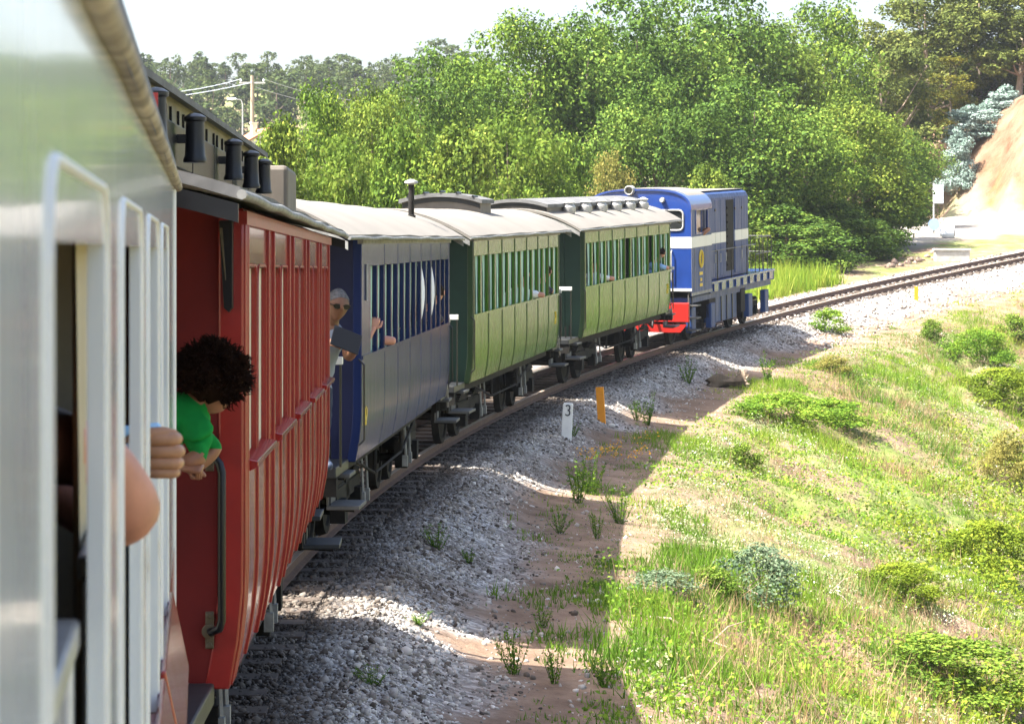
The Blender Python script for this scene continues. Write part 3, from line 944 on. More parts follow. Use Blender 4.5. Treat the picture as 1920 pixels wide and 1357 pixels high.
def end_clerestory(root, L, y0, y1, cw, h, vents, end_mat='clere'):
    zb = E_ + .26
    mb = MB()
    arc = [(x, zb + h + .10 * (1 - (x / cw) ** 2)) for x in np.linspace(cw, -cw, 11)]
    mb.prism([(-cw, zb - .12), (cw, zb - .12)] + arc, y0, y1); c = mb.build('clerestory', M[end_mat], root)
    mb = MB()
    o_ = [(x * 1.06, z + .03) for x, z in arc]; i_ = [(x * 1.06, z - .03) for x, z in arc]
    mb.prism(o_ + i_[::-1], y0 - .10, y1 + .10); mb.build('clerestory_roof', M['roof_dark'], c, 30)
    mb = MB(); mb.prism([(x * .985, z - .04) for x, z in arc] + [(x * .985, z - .10) for x, z in arc[::-1]], y0 - .02, y0 - .002); mb.build('clerestory_bow', M['black'], c)
    for yv in vents:
        vb = MB(); x = cw + .12
        vb.lathe([(.02, zb - .02), (.09, zb - .0), (.12, zb + .06), (.12, zb + .14), (.09, zb + .17), (.085, zb + .2), (.12, zb + .22), (.02, zb + .27)], (x, yv, 0), 14)
        vb.box((x - .2, yv - .03, zb + .04), (x - .05, yv + .03, zb + .12))
        vb.build('ventilator', [M['steel']], c, 40)
    return c
g1, L1, B1 = plain_carriage('green_carriage', 'green carriage behind the navy one, plain clerestory box on its pale roof', 32.85, 41.6, ('green_b', 'green_bead', 'green_shade', 'green_shade'), .06, 7, 'mint')
c1 = end_clerestory(g1, L1, 4.2, 5.2, .60, .24, [])
for x in np.linspace(-.5, .5, 5):
    zb = E_ + .26 + .24 + .1 * (1 - (x / .58) ** 2)
    mb = MB(); mb.tube([(x, 4.09, zb + .05), (x, 4.5, zb + .05)], .018, 6); mb.build('roof_clamp', M['black'], c1)
number_mark(g1, L1 - .55, 1.32, .2)
g2, L2, B2 = plain_carriage('green_carriage', 'green carriage coupled to the locomotive, round silver ventilators along its roof', 44.38, 53.14, ('green', 'green_bead', 'green_shade', 'green_shade'), .06, 7, 'mint')
end_clerestory(g2, L2, -.4, L2 - .2, .60, .17, list(np.linspace(.9, L2 - .6, 6)))
number_mark(g2, L2 - .45, 1.32, .2)

# ---------- white carriage that the picture is taken from
white = thing('white_carriage', 'white carriage with red lower body, its open windows right beside the camera', 'train carriage', group='carriages of the train')
ph = math.atan(.1266)
white.location = (-.0989 + .1266 * 5, -5, 0)
white.rotation_euler = (0, 0, ph)
cw_ = math.cos(ph)
def wy(Yw): return (Yw + 5) / cw_
ENDY = wy(7.88)
OP = [(wy(z), wy(z) + .82) for z in (-3.78, -2.44, -1.10, .24, 1.58, 2.92, 4.26, 5.60)]
ZT, ZB, EV = 2.50, 1.53, 2.705
prev = 0.0
for i, (a, b_) in enumerate(OP):
    nxt = OP[i + 1][0] if i + 1 < len(OP) else ENDY
    lo_ = 0.0 if i == 0 else (OP[i - 1][1] + a) / 2
    hi_ = (b_ + nxt) / 2 if i + 1 < len(OP) else ENDY
    mb = MB(); mb.box((-.02, lo_ + .0008, ZT + .06), (0, hi_ - .0008, EV)); mb.box((-.02, a - .0, ZT), (0, b_, ZT + .06)); mb.build('upper_panel', M['white'], white)
    mb = MB(); mb.box((-.05, lo_ + .0015, .75), (.0, hi_ - .0015, ZB - .001)); mb.build('lower_panel', M['red'], white)
    mb = MB(); mb.prism([(-.0, ZB + .03), (.012, ZB + .035), (.055, ZB - .17), (.05, ZB - .2), (.0, ZB - .21)], a - .22, b_ + .22); mb.build('drip_board', M['red'], white, bevel=.006)
    # moulding round the opening
    mb = MB(); x = -.001; r = .075; y0, y1, z1 = a - .05, b_ + .05, ZT + .055
    pts = [(x, y0, ZB + .03), (x, y0, z1 - r)] + [(x, y0 + r - r * math.cos(R(q)), z1 - r + r * math.sin(R(q))) for q in (20, 45, 70)] + [(x, y0 + r, z1), (x, y1 - r, z1)] + [(x, y1 - r + r * math.sin(R(q)), z1 - r + r * math.cos(R(q))) for q in (20, 45, 70)] + [(x, y1, z1 - r), (x, y1, ZB + .03)]
    mb.tube(pts, .005, 8); mb.build('window_moulding', M['white_post'], white, 60)
    mb = MB(); zt = 2.10
    mb.box((-.048, a - .02, ZB), (-.030, b_ + .02, ZB + .05)); mb.box((-.048, a - .02, ZB + .05), (-.030, a + .04, zt)); mb.box((-.048, b_ - .04, ZB + .05), (-.030, b_ + .02, zt))
    sash = mb.build('window_sash', M['white_post'], white, bevel=.004)
    mb = MB(); mb.box((-.054, a - .02, zt), (-.024, b_ + .02, zt + .03)); mb.build('sash_top', M['steel'], sash, bevel=.006)
    mb = MB(); mb.box((-.041, a + .04, ZB + .05), (-.037, b_ - .04, zt)); mb.build('pane', M['glass'], sash)
    curtain(white, a + .12, a + .34, ZB, ZT + .02, -.062, 'beige_in', .006)
posts = [(0.0, OP[0][0])] + [(OP[i][1], OP[i + 1][0]) for i in range(len(OP) - 1)] + [(OP[-1][1], ENDY)]
for a, b_ in posts:
    mb = MB(); mb.box((-.017, a, ZB), (-.0003, b_, ZT + .06)); mb.build('window_post', M['white'], white)
mb = MB(); mb.box((-.06, ENDY, .75), (.006, ENDY + .03, EV - .01)); mb.build('corner_post', M['white_post'], white, bevel=.006)
mb = MB(); mb.box((-2.05, ENDY - .03, .75), (-.052, ENDY + .005, EV + .3)); mb.build('end_wall', M['red_shade'], white)
mb = MB(); mb.box((-2.1, 0, .75), (-2.05, ENDY, EV)); mb.build('side_wall', M['beige_in'], white)
mb = MB(); mb.box((-2.0, 0, .86), (-.06, ENDY - .04, .93)); mb.build('floor', M['under'], white)
mb = MB(); arc = [(-1.03 + 1.045 * math.cos(R(q)), EV + .02 + .42 * math.sin(R(q))) for q in range(0, 181, 10)]
mb.prism(arc + [(x, z - .03) for x, z in arc[::-1]], 0, ENDY + .32); wr = mb.build('roof', M['roof_dark'], white, 30)
mb = MB(); mb.tube([(.008, y, EV + .005 + .003 * math.sin(y * 5)) for y in np.linspace(0, ENDY + .32, 40)], .016, 10); mb.build('gutter', M['roof_edge'], wr, 60)
mb = MB(); mb.box((-2.0, ENDY + .03, .95), (-.25, ENDY + 1.25, 1.02)); mb.build('platform_floor', M['stepdark'], white, bevel=.01)
mb = MB(); mb.tube([(-.09, ENDY + .06, 1.0), (-.09, ENDY + .06, 2.1)], .02, 8); mb.build('handrail', M['black'], white)
# partitions and benches inside
for q in (2, 4, 6):
    y = (OP[q][1] + OP[q + 1][0]) / 2
    mb = MB(); mb.box((-2.0, y - .02, .93), (-.12, y + .02, EV)); mb.build('partition', M['beige_in'], white)
# ------------------------------------------------------------------ locomotive
loco = thing('diesel_locomotive', 'blue diesel locomotive with white stripe and red buffer beam at the head of the train', 'locomotive')
LL = frame_on_track(loco, 55.4, 63.9)
def cab_arc(w, z0, z1, n=20):
    pts = []
    for i in range(n + 1):
        a = math.pi * i / n
        c, s_ = math.cos(a), math.sin(a)
        pts.append((w * math.copysign(abs(c) ** .62, c), z0 + (z1 - z0) * abs(s_) ** .8))
    return pts
CAB = 1.85
HZ = 3.05
# rear wall with two windows
mb = MB()
mb.box((-1.2, 0, 1.30), (1.2, .05, 2.20)); mb.box((-1.2, 0, 2.45), (1.2, .05, 2.60))
for a, b_ in ((-1.2, -1.02), (-.16, .16), (1.02, 1.2)): mb.box((a, 0, 2.60), (b_, .05, HZ))
arc = cab_arc(1.2, HZ, 3.50)
mb.prism(arc, 0, .05)
mb.build('cab_rear_wall', M['loco_blue'], loco)
for x in (-.59, .59):
    mb = MB(); r = .10; x0, x1, z0, z1 = x - .43, x + .43, 2.60, 3.05
    pts = []
    for cx_, cz_, a0 in ((x1 - r, z1 - r, 0), (x0 + r, z1 - r, 90), (x0 + r, z0 + r, 180), (x1 - r, z0 + r, 270)):
        for a in (0, 30, 60, 90): pts.append((cx_ + r * math.cos(R(a0 + a)), -.005, cz_ + r * math.sin(R(a0 + a))))
    pts.append(pts[0]); mb.tube(pts, .022, 8); w_ = mb.build('rear_window', M['steel'], loco, 60)
    mb = MB(); mb.box((x0 + .01, .02, z0 + .01), (x1 - .01, .03, z1 - .01)); mb.build('pane', M['glass'], w_)
mb = MB(); mb.box((.42, -.05, 2.98), (.46, -.03, 3.02)); mb.tube([(.44, -.04, 3.02), (.28, -.04, 2.66)], .02, 6); mb.build('wiper', M['loco_white'], loco)
mb = MB(); mb.box((-1.203, -.006, 2.20), (1.203, .05, 2.45)); mb.build('stripe', M['loco_white'], loco)
mb = MB(); mb.box((-1.2, -.012, 1.24), (1.2, .04, 1.30)); mb.build('rear_edge', M['loco_white'], loco)
mb = MB()
for x in (-.75, .75):
    mb.tube([(x, -.01, 1.45), (x, -.06, 1.5), (x, -.06, 2.1), (x, -.01, 2.15)], .014, 6)
mb.build('handrail', M['steel'], loco)
# cab sides
for sg in (-1, 1):
    mat = M['loco_side']
    mb = MB()
    def bx(y0, y1, z0, z1): mb.box((sg * 1.155, y0, z0), (sg * 1.2, y1, z1))
    bx(.052, CAB, 1.12, 2.20); bx(.052, CAB, 2.2, 2.52); bx(.052, .42, 2.52, HZ + .02); bx(1.5, CAB, 2.52, HZ + .02); 
    mb.build('cab_side', mat, loco)
    mb = MB(); mb.box((sg * 1.2005, .0, 2.203), (sg * 1.206, CAB, 2.447)); mb.build('stripe', M['loco_white'], loco)
    mb = MB(); mb.box((sg * 1.18, .40, 2.50), (sg * 1.215, 1.52, 2.53)); mb.box((sg * 1.18, .40, 3.03), (sg * 1.215, 1.52, 3.06)); mb.box((sg * 1.18, .40, 2.53), (sg * 1.215, .44, 3.03)); mb.box((sg * 1.18, 1.48, 2.53), (sg * 1.215, 1.52, 3.03)); mb.box((sg * 1.18, .95, 2.53), (sg * 1.21, .98, 3.03))
    w_ = mb.build('side_window', M['loco_blue'], loco, bevel=.006)
    mb = MB(); mb.box((sg * 1.185, .44, 2.53), (sg * 1.19, .95, 3.03)); mb.build('pane', M['glass'], w_)
mb = MB(); mb.box((1.2005, .0, 1.14), (1.212, CAB, 1.20)); mb.box((1.2005, .28, 1.20), (1.208, .30, 2.19)); mb.box((1.2005, 1.2, 1.20), (1.208, 1.22, 2.19)); mb.build('cab_beading', M['gutter'], loco)
# emblem and number patch
mb = MB(); x = 1.212
mb.tube([(x, .85 + .17 * math.cos(a), 1.93 + .19 * math.sin(a)) for a in np.linspace(0, 2 * math.pi, 22)], .018, 6)
mb.tube([(x, .85 + .08 * math.cos(a), 1.93 + .15 * math.sin(a)) for a in np.linspace(0, 2 * math.pi, 16)], .012, 6)
mb.build('emblem', M['yellow'], loco)
for z, w_ in ((1.60, .30), (1.46, .14), (1.34, .24)):
    mb = MB(); mb.box((1.2005, .85 - w_ / 2, z - .035), (1.206, .85 + w_ / 2, z + .035)); mb.build('yellow_mark', M['yellow'], loco)
# cab roof
arc2 = cab_arc(1.215, HZ, 3.53); arc3 = cab_arc(1.17, HZ - .01, 3.49)
mb = MB(); mb.prism(arc2 + arc3[::-1], -.03, CAB + .05); mb.build('cab_roof', M['loco_blue'], loco, 40)
mb = MB(); mb.prism([(x * .985, z + .012) for x, z in arc2[3:-3]] + [(x * .985, z + .002) for x, z in arc2[3:-3]][::-1], .25, CAB + .04); mb.build('roof_cover', M['roof_grey'], loco, 40)
mb = MB(); mb.lathe([(.08, .0), (.08, -.10), (.095, -.12), (.11, -.10), (.11, .10), (.05, .12)], (-.2, -.02, 3.50), 18, 'y'); hl = mb.build('headlight', M['steel'], loco, 50)
mb = MB(); mb.lathe([(.02, -.06), (.08, -.055), (.08, -.03)], (-.2, -.02, 3.50), 16, 'y'); mb.build('lens', M['glass'], hl, 50)
for p in ((.55, -.05, 3.28), (-.8, -.05, 3.2)):
    mb = MB(); mb.lathe([(.05, -.05), (.06, .04), (.02, .05)], p, 12, 'y'); mb.build('tail_lamp', M['steel'], loco, 50)
# inside of the cab
mb = MB(); mb.box((-1.1, .1, 1.3), (1.1, CAB, 1.36)); mb.box((-1.0, CAB - .35, 1.36), (.9, CAB - .05, 2.3)); mb.build('control_desk', M['under'], loco)
# hood
HW = 1.0; H0, H1 = CAB, 6.35
mb = MB()
hp = [(-HW, 1.36), (HW, 1.36), (HW, 3.26), (HW - .04, 3.36), (HW - .16, 3.42), (-HW + .16, 3.42), (-HW + .04, 3.36), (-HW, 3.26)]
mb.prism(hp, H0, H1); mb.build('hood', M['loco_side'], loco, bevel=.01)
mb = MB(); mb.prism([(HW - .15, 3.425), (HW - .12, 3.44), (-HW + .12, 3.44), (-HW + .15, 3.425)], H0 + .05, H1 - .02); mb.build('hood_lit_top', M['roof_grey'], loco)  # pale sheet over the blue hood: its lit top put into colour
ys = [H0 + .06, H0 + .56, H0 + 1.07, H0 + 1.58, H0 + 2.12, H0 + 3.05, H0 + 3.75, H1 - .05]
for i in range(len(ys) - 1):
    if i == 4: continue
    a, b_ = ys[i] + .012, ys[i + 1] - .012
    for z0, z1 in ((1.42, 2.185), (2.465, 3.22)):
        mb = MB(); mb.box((HW + .001, a, z0), (HW + .022, b_, z1)); d_ = mb.build('hood_door', M['loco_side'], loco, bevel=.006)
        if z0 < 2:
            mb = MB(); mb.tube([(HW + .03, b_ - .07, 1.75), (HW + .05, b_ - .07, 1.75), (HW + .05, b_ - .07, 1.95)], .012, 6); mb.build('door_handle', M['steel'], d_)
    mb = MB(); mb.box((HW + .001, a, 2.2), (HW + .026, b_, 2.45)); mb.build('stripe', M['loco_white'], loco)
a, b_ = ys[4], ys[5]
mb = MB(); mb.box((HW + .002, a + .1, 1.5), (HW + .012, b_ - .1, 3.2)); mb.build('hood_dark_panel', M['under'], loco)  # dark panel on the closed hood, standing for shade inside an opening
mb = MB()
for q in range(9):
    z = 1.62 + q * .17
    mb.box((HW + .012, a + .14, z), (HW + .03, b_ - .5, z + .05))
mb.build('radiator_pipe', M['under'], loco)
for z in (2.95, 2.0):
    for y in ys[1:3] + ys[5:7]:
        mb = MB(); mb.box((HW + .02, y - .04, z), (HW + .04, y + .04, z + .06)); mb.build('hinge', M['black'], loco)
mb = MB(); mb.lathe([(.03, 0), (.05, .1), (.05, .3), (.10, .52), (.09, .53), (.03, .45)], (.8, H1 - .05, 3.22), 14, 'y'); mb.build('horn', M['loco_blue'], loco, 50)
# running board, frame and steps
mb = MB(); mb.box((-1.2, CAB, 1.30), (1.2, LL, 1.345)); mb.build('running_board', M['loco_blue'], loco, bevel=.006)
mb = MB()
for sg in (-1, 1):
    mb.box((sg * 1.12, CAB, 1.08), (sg * 1.17, LL, 1.30))
mb.box((-1.1, 0.1, .95), (1.1, LL - .1, 1.08)); mb.build('frame', M['loco_side'], loco)
for q in range(9):
    y = CAB + .2 + q * .72
    mb = MB(); mb.box((1.171, y, 1.12), (1.21, y + .38, 1.30)); mb.build('frame_bracket', M['loco_blue'], loco, bevel=.006)
mb = MB()
for y in (6.5, 6.95, 7.4, 7.85, 8.3):
    for sg in (-1, 1): mb.tube([(sg * 1.15, y, 1.34), (sg * 1.15, y, 2.2)], .011, 6)
for sg in (-1, 1):
    for z in (1.8, 2.2): mb.tube([(sg * 1.15, 6.5, z), (sg * 1.15, 8.3, z), (sg * .3, 8.35, z)], .010, 6)
    for x in (.3, .6, .9): mb.tube([(sg * x, 8.35, 1.34), (sg * x, 8.35, 2.2)], .010, 6)
mb.build('railing', M['black'], loco)
mb = MB(); 
for y in (2.6, 4.0, 5.6): mb.tube([(1.15, y, 1.34), (1.15, y, 2.05)], .014, 6)
mb.tube([(1.15, CAB + .1, 2.05), (1.15, 6.5, 2.05)], .012, 6); mb.build('side_railing', M['black'], loco)
# below the frame
mb = MB(); mb.box((-1.05, 2.75, .34), (1.05, 4.9, 1.0)); t_ = mb.build('fuel_tank', M['loco_side'], loco, bevel=.03)
for y in (3.3, 3.85, 4.4):
    mb = MB(); mb.box((1.051, y - .02, .36), (1.07, y + .02, .98)); mb.build('tank_strap', M['black'], t_)
mb = MB(); mb.box((.7, 2.0, .5), (1.1, 2.6, 1.0)); mb.build('equipment_box', M['under'], loco, bevel=.02)
mb = MB(); mb.box((.75, 5.05, .45), (1.12, 5.5, 1.02)); mb.build('equipment_box', M['under'], loco, bevel=.02)
for y in (1.35, 6.9):
    running_gear(loco, y, 1.5)
for y in (.4, 2.2, 6.0, 7.8):
    mb = MB(); mb.box((1.0, y - .2, .28), (1.14, y + .2, .85)); mb.build('axle_guard', M['loco_side'], loco, bevel=.02)
mb = MB(); mb.box((-.85, -.10, .55), (1.15, -.0, .98)); bb = mb.build('buffer_beam', M['red_bright'], loco, bevel=.012)
mb = MB(); mb.prism([(-.5, .32), (.95, .32), (1.1, .5), (-.5, .5)], -.09, -.03); mb.build('rail_guard', M['red_bright'], loco)
mb = MB(); mb.lathe([(.07, -.45), (.07, -.10)], (-.0, 0, .72), 12, 'y'); mb.lathe([(.17, -.50), (.19, -.48), (.19, -.45), (.08, -.43)], (0, 0, .72), 16, 'y'); mb.build('buffer', M['red_bright'], loco, 40)
mb = MB()
for z in (.35, .62, .9): mb.box((1.08, .02, z), (1.32, .36, z + .03))
mb.box((1.10, .02, .35), (1.125, .06, 1.2)); mb.box((1.10, .32, .35), (1.125, .36, 1.2)); mb.build('cab_step', M['step'], loco)
mb = MB(); mb.tube([(.35, -.1, .8), (.36, -.3, .45), (.3, -.55, .6)], .03, 8); mb.build('brake_hose', M['black'], loco, 50)
# ------------------------------------------------------------------ people
def skin_body(joints, edges, level=2):
    """joints: name -> (pos, radius); edges: (a, b, tag). Returns verts, faces, per-face tag of one continuous surface."""
    names = list(joints); ix = {n: i for i, n in enumerate(names)}
    me = bpy.data.meshes.new('skeleton')
    me.from_pydata([tuple(joints[n][0]) for n in names], [(ix[a], ix[b_]) for a, b_, _ in edges], [])
    o = bpy.data.objects.new('skeleton', me); COL.objects.link(o)
    md = o.modifiers.new('skin', 'SKIN'); md.use_smooth_shade = True
    if not me.skin_vertices:
        bm = bmesh.new(); bm.from_mesh(me); bm.verts.layers.skin.verify(); bm.to_mesh(me); bm.free()
    for i, n in enumerate(names):
        r = joints[n][1]; me.skin_vertices[0].data[i].radius = (r, r) if not isinstance(r, tuple) else r
        me.skin_vertices[0].data[i].use_root = (n == 'pelvis')
    sb = o.modifiers.new('sub', 'SUBSURF'); sb.levels = level; sb.render_levels = level
    dg = bpy.context.evaluated_depsgraph_get(); dg.update()
    ev = o.evaluated_get(dg); m2 = ev.to_mesh()
    Vv = [Vector(v.co) for v in m2.vertices]; Fv = [tuple(f.vertices) for f in m2.polygons]
    ev.to_mesh_clear(); bpy.data.objects.remove(o); bpy.data.meshes.remove(me)
    segs = [(Vector(joints[a][0]), Vector(joints[b_][0]), t, joints[a][1], joints[b_][1]) for a, b_, t in edges]
    tags = []
    for f in Fv:
        c = sum((Vv[i] for i in f), Vector()) / len(f); best = None
        for A, B, t, ra, rb in segs:
            d = B - A; u = max(0, min(1, (c - A).dot(d) / max(d.length_squared, 1e-9)))
            rr_ = (ra if not isinstance(ra, tuple) else ra[0]) * (1 - u) + (rb if not isinstance(rb, tuple) else rb[0]) * u
            q = (c - A - d * u).length / max(rr_, .01)
            if best is None or q < best[0]: best = (q, t)
        tags.append(best[1])
    return Vv, Fv, tags

def head_shape(c, face, up, h=.235, n=22, m=16):
    """a head with brow, nose, lips, chin and ears; c centre, face = looking direction"""
    face = Vector(face).normalized(); up = (Vector(up) - face * Vector(up).dot(face)).normalized(); rt = face.cross(up)
    V_, F_ = [], []
    def surf(th, ph):
        # ph: -90..90 up, th: 0 = front
        x = math.cos(ph) * math.sin(th); y = math.cos(ph) * math.cos(th); z = math.sin(ph)
        X = .355 * h * x; Y = .41 * h * y; Z = .5 * h * z
        fr = max(0, y)
        if z < 0:
            X *= 1 - .30 * (-z) ** 1.3; Y *= 1 - (.10 if y > 0 else .38) * (-z)
        if y > 0:
            Y += .055 * h * math.exp(-((z + .72) / .16) ** 2) * math.exp(-(x / .25) ** 2)
            Y += .035 * h * math.exp(-((z + .43) / .07) ** 2) * math.exp(-(x / .22) ** 2)
            Y += .16 * h * math.exp(-((z + .13) / .13) ** 2) * math.exp(-(x / .13) ** 2) * fr
            Y += .075 * h * math.exp(-((z - .05) / .12) ** 2) * math.exp(-(x / .09) ** 2) * fr
            Y += .03 * h * math.exp(-((z - .20) / .06) ** 2) * fr
            for q in (-1, 1): Y -= .05 * h * math.exp(-((z - .06) / .08) ** 2) * math.exp(-((x - q * .38) / .16) ** 2)
        return c + rt * X + face * Y + up * Z
    for j in range(m + 1):
        ph = -math.pi / 2 + math.pi * j / m
        for i in range(n):
            V_.append(surf(2 * math.pi * i / n, ph))
    for j in range(m):
        for i in range(n):
            i2 = (i + 1) % n
            F_.append((j * n + i, j * n + i2, (j + 1) * n + i2, (j + 1) * n + i))
    # ears
    for q in (-1, 1):
        b = len(V_); e0 = c + rt * (q * .355 * h) - face * .04 * h
        for j in range(5):
            for k in range(8):
                a = 2 * math.pi * k / 8; r = (.03, .10, .115, .08, .02)[j] * h; off = (-.02, .01, .05, .06, .03)[j] * h
                V_.append(e0 + rt * q * off + up * r * math.sin(a) * 1.25 + face * (r * math.cos(a) * .8 - off * .5))
        for j in range(4):
            for k in range(8):
                F_.append((b + j * 8 + k, b + j * 8 + (k + 1) % 8, b + (j + 1) * 8 + (k + 1) % 8, b + (j + 1) * 8 + k))
    return V_, F_, (face, up, rt)

def cap_hair(c, fr, h, mat, parent, low=-.15, front=.35, pad=.02):
    face, up, rt = fr; mb = MB(); n, m = 22, 9; r = random.Random(3)
    vs = []
    for j in range(m + 1):
        for i in range(n):
            th = 2 * math.pi * i / n
            fw = max(0, math.cos(th)); lo = low + (front - low) * (fw ** .6) 
            lo_ph = math.asin(max(-1, min(1, lo)))
            ph = lo_ph + (math.pi / 2 - lo_ph) * j / m
            x = math.cos(ph) * math.sin(th); y = math.cos(ph) * math.cos(th); z = math.sin(ph)
            k = 1 + (pad + r.uniform(-.012, .02)) / .35
            ny = (1 - .38 * (-z)) if (z < 0 and y < 0) else 1
            vs.append(c + rt * .355 * h * x * k + face * .41 * h * y * k * ny + up * .5 * h * z * (k if z > 0 else 1))
    fs = []
    for j in range(m):
        for i in range(n): fs.append((j * n + i, j * n + (i + 1) % n, (j + 1) * n + (i + 1) % n, (j + 1) * n + i))
    mb.add(vs, fs)
    return mb.build('hair', M[mat], parent, 60)

def hand(mb, wrist, direction, normal, curl=40, size=.185, thumb_side=1, spread=.0, m=0, curls=None):
    """palm, four unequal bent fingers and a thumb; normal = back of the hand"""
    d = Vector(direction).normalized(); nrm = (Vector(normal) - d * Vector(normal).dot(d)).normalized(); sd = d.cross(nrm)
    w = Vector(wrist); s = size
    # palm
    vs = []; fs = []; rings = [(.0, .14, .075), (.12, .19, .085), (.30, .23, .085), (.44, .235, .075), (.50, .22, .055)]
    for (t, hw_, th_) in rings:
        for k in range(10):
            a = 2 * math.pi * k / 10
            vs.append(w + d * t * s + sd * math.copysign(abs(math.cos(a)) ** .7, math.cos(a)) * hw_ * s + nrm * math.copysign(abs(math.sin(a)) ** .7, math.sin(a)) * th_ * s)
    for j in range(len(rings) - 1):
        for k in range(10): fs.append((j * 10 + k, j * 10 + (k + 1) % 10, (j + 1) * 10 + (k + 1) % 10, (j + 1) * 10 + k))
    fs.append(tuple(range(10))[::-1]); fs.append(tuple(range(40, 50))); mb.add(vs, fs, m)
    for i, (off, ln, rd) in enumerate(((.165, .47, .052), (.055, .52, .055), (-.055, .48, .052), (-.160, .38, .045))):
        p = w + d * s * (.44 - abs(off) * .15) + sd * off * thumb_side * s
        cu = curls[i] if curls else curl * (1 + .08 * i)
        pts = [p - d * s * .06, p]; dirv = d.copy()
        for q, fr_ in enumerate((.44, .32, .24)):
            ax = sd
            dirv = Quaternion(ax, -R(cu) * (1.0 if q < 2 else .7)) @ dirv if True else dirv
            # bend towards the palm
            p = p + dirv * ln * fr_ * s
            pts.append(p)
        mb.capsule(pts, [rd * s * 1.02, rd * s * 1.08, rd * s, rd * s * .92, rd * s * .72], 10, m)
    p = w + d * s * .10 + sd * .16 * thumb_side * s
    td = (d * .7 + sd * .75 * thumb_side - nrm * .25).normalized()
    p1 = p + td * .22 * s; td2 = (d * .95 + sd * .15 * thumb_side - nrm * (.25 + curl / 150)).normalized(); p2 = p1 + td2 * .18 * s; p3 = p2 + td2 * .14 * s - nrm * .03 * s
    mb.capsule([p, p1, p2, p3], [.075 * s, .066 * s, .058 * s, .045 * s], 10, m)

def person(name, label, joints, edges, tagmat, head=None, hands=(), group=None):
    """head: (centre, face dir, up, height); builds the body as one mesh"""
    Vv, Fv, tags = skin_body(joints, edges)
    mats = []; mi = {}
    for t, mm in tagmat.items(): mi[t] = len(mats); mats.append(M[mm])
    mb = MB()
    # cloth folds on the clothed parts
    nr = [Vector() for _ in Vv]; cl = [0] * len(Vv)
    for f, t in zip(Fv, tags):
        a, b_, c = Vv[f[0]], Vv[f[1]], Vv[f[2]]; n_ = (b_ - a).cross(c - a)
        for i in f:
            nr[i] += n_
            if t in ('shirt', 'trousers'): cl[i] += 1
    for i, v in enumerate(Vv):
        if cl[i] >= 3 and nr[i].length > 0:
            w_ = float(fbm(np.array(v.x * 14 + v.z * 9), np.array(v.y * 14 - v.z * 7), 3)); q_ = abs(float(vn(np.array(v.x * 22 + v.z * 16), np.array(v.y * 22 + v.z * 5))))
            Vv[i] = v + nr[i].normalized() * (.016 * w_ - .022 * q_ + .006)
    mb.v = [tuple(v) for v in Vv]; mb.f = list(Fv); mb.m = [mi[t] for t in tags]
    fr = None
    if head:
        hv, hf, fr = head_shape(Vector(head[0]), head[1], head[2], head[3])
        mb.add(hv, hf, mi['skin'])
    for hd in hands: hand(mb, *hd[:3], m=mi['skin'], **hd[3])
    o = mb.build(name, mats, None, 75)
    tag(o, label, 'person', group)
    return o, fr

def figure(hip, sh_mid, axis_r, head_c, face, knees, feet, el_r, wr_r, el_l, wr_l, sc=1.0, sleeve='short', er=.044):
    """joints and edges of a clothed figure; axis_r = direction to its own right"""
    hip = Vector(hip); sh = Vector(sh_mid); ar = Vector(axis_r).normalized(); hc = Vector(head_c)
    J = {'pelvis': (hip, .125 * sc), 'belly': (hip.lerp(sh, .4), .120 * sc), 'chest': (hip.lerp(sh, .78), .132 * sc), 'collar': (sh, .085 * sc)}
    nb = sh.lerp(hc, .38)
    J['neck'] = (nb, .058 * sc); J['skull'] = (sh.lerp(hc, .8), .05 * sc)
    E = [('pelvis', 'belly', 'shirt'), ('belly', 'chest', 'shirt'), ('chest', 'collar', 'shirt'), ('collar', 'neck', 'skin'), ('neck', 'skull', 'skin')]
    for sd_, el, wr, q in (('r', el_r, wr_r, 1), ('l', el_l, wr_l, -1)):
        s_ = sh + ar * q * .175 * sc - (sh - hip).normalized() * .03
        J['sh' + sd_] = (s_, .068 * sc); el = Vector(el); wr = Vector(wr)
        mid = s_.lerp(el, .52); fm = el.lerp(wr, .45)
        J['um' + sd_] = (mid, (.064 if er > .05 and q > 0 else .056) * sc); J['el' + sd_] = (el, (er if q > 0 else .044) * sc); J['fa' + sd_] = (fm, .043 * sc); J['wr' + sd_] = (wr, .029 * sc)
        ls = 'shirt' if sleeve == 'long' else 'skin'
        E += [('collar', 'sh' + sd_, 'shirt'), ('sh' + sd_, 'um' + sd_, 'shirt'), ('um' + sd_, 'el' + sd_, ls), ('el' + sd_, 'fa' + sd_, ls), ('fa' + sd_, 'wr' + sd_, ls)]
        hp = hip + ar * q * .095 * sc; kn = Vector(knees[0 if q > 0 else 1]); ft = Vector(feet[0 if q > 0 else 1])
        J['hp' + sd_] = (hp, .098 * sc); J['kn' + sd_] = (kn, .062 * sc); J['an' + sd_] = (ft, .042 * sc); 
        fwd = Vector(face); fwd.z = 0; fwd.normalize()
        J['toe' + sd_] = (ft + fwd * .15 * sc + Vector((0, 0, -.045)), .036 * sc)
        E += [('pelvis', 'hp' + sd_, 'trousers'), ('hp' + sd_, 'kn' + sd_, 'trousers'), ('kn' + sd_, 'an' + sd_, 'trousers'), ('an' + sd_, 'toe' + sd_, 'shoe')]
    return J, E

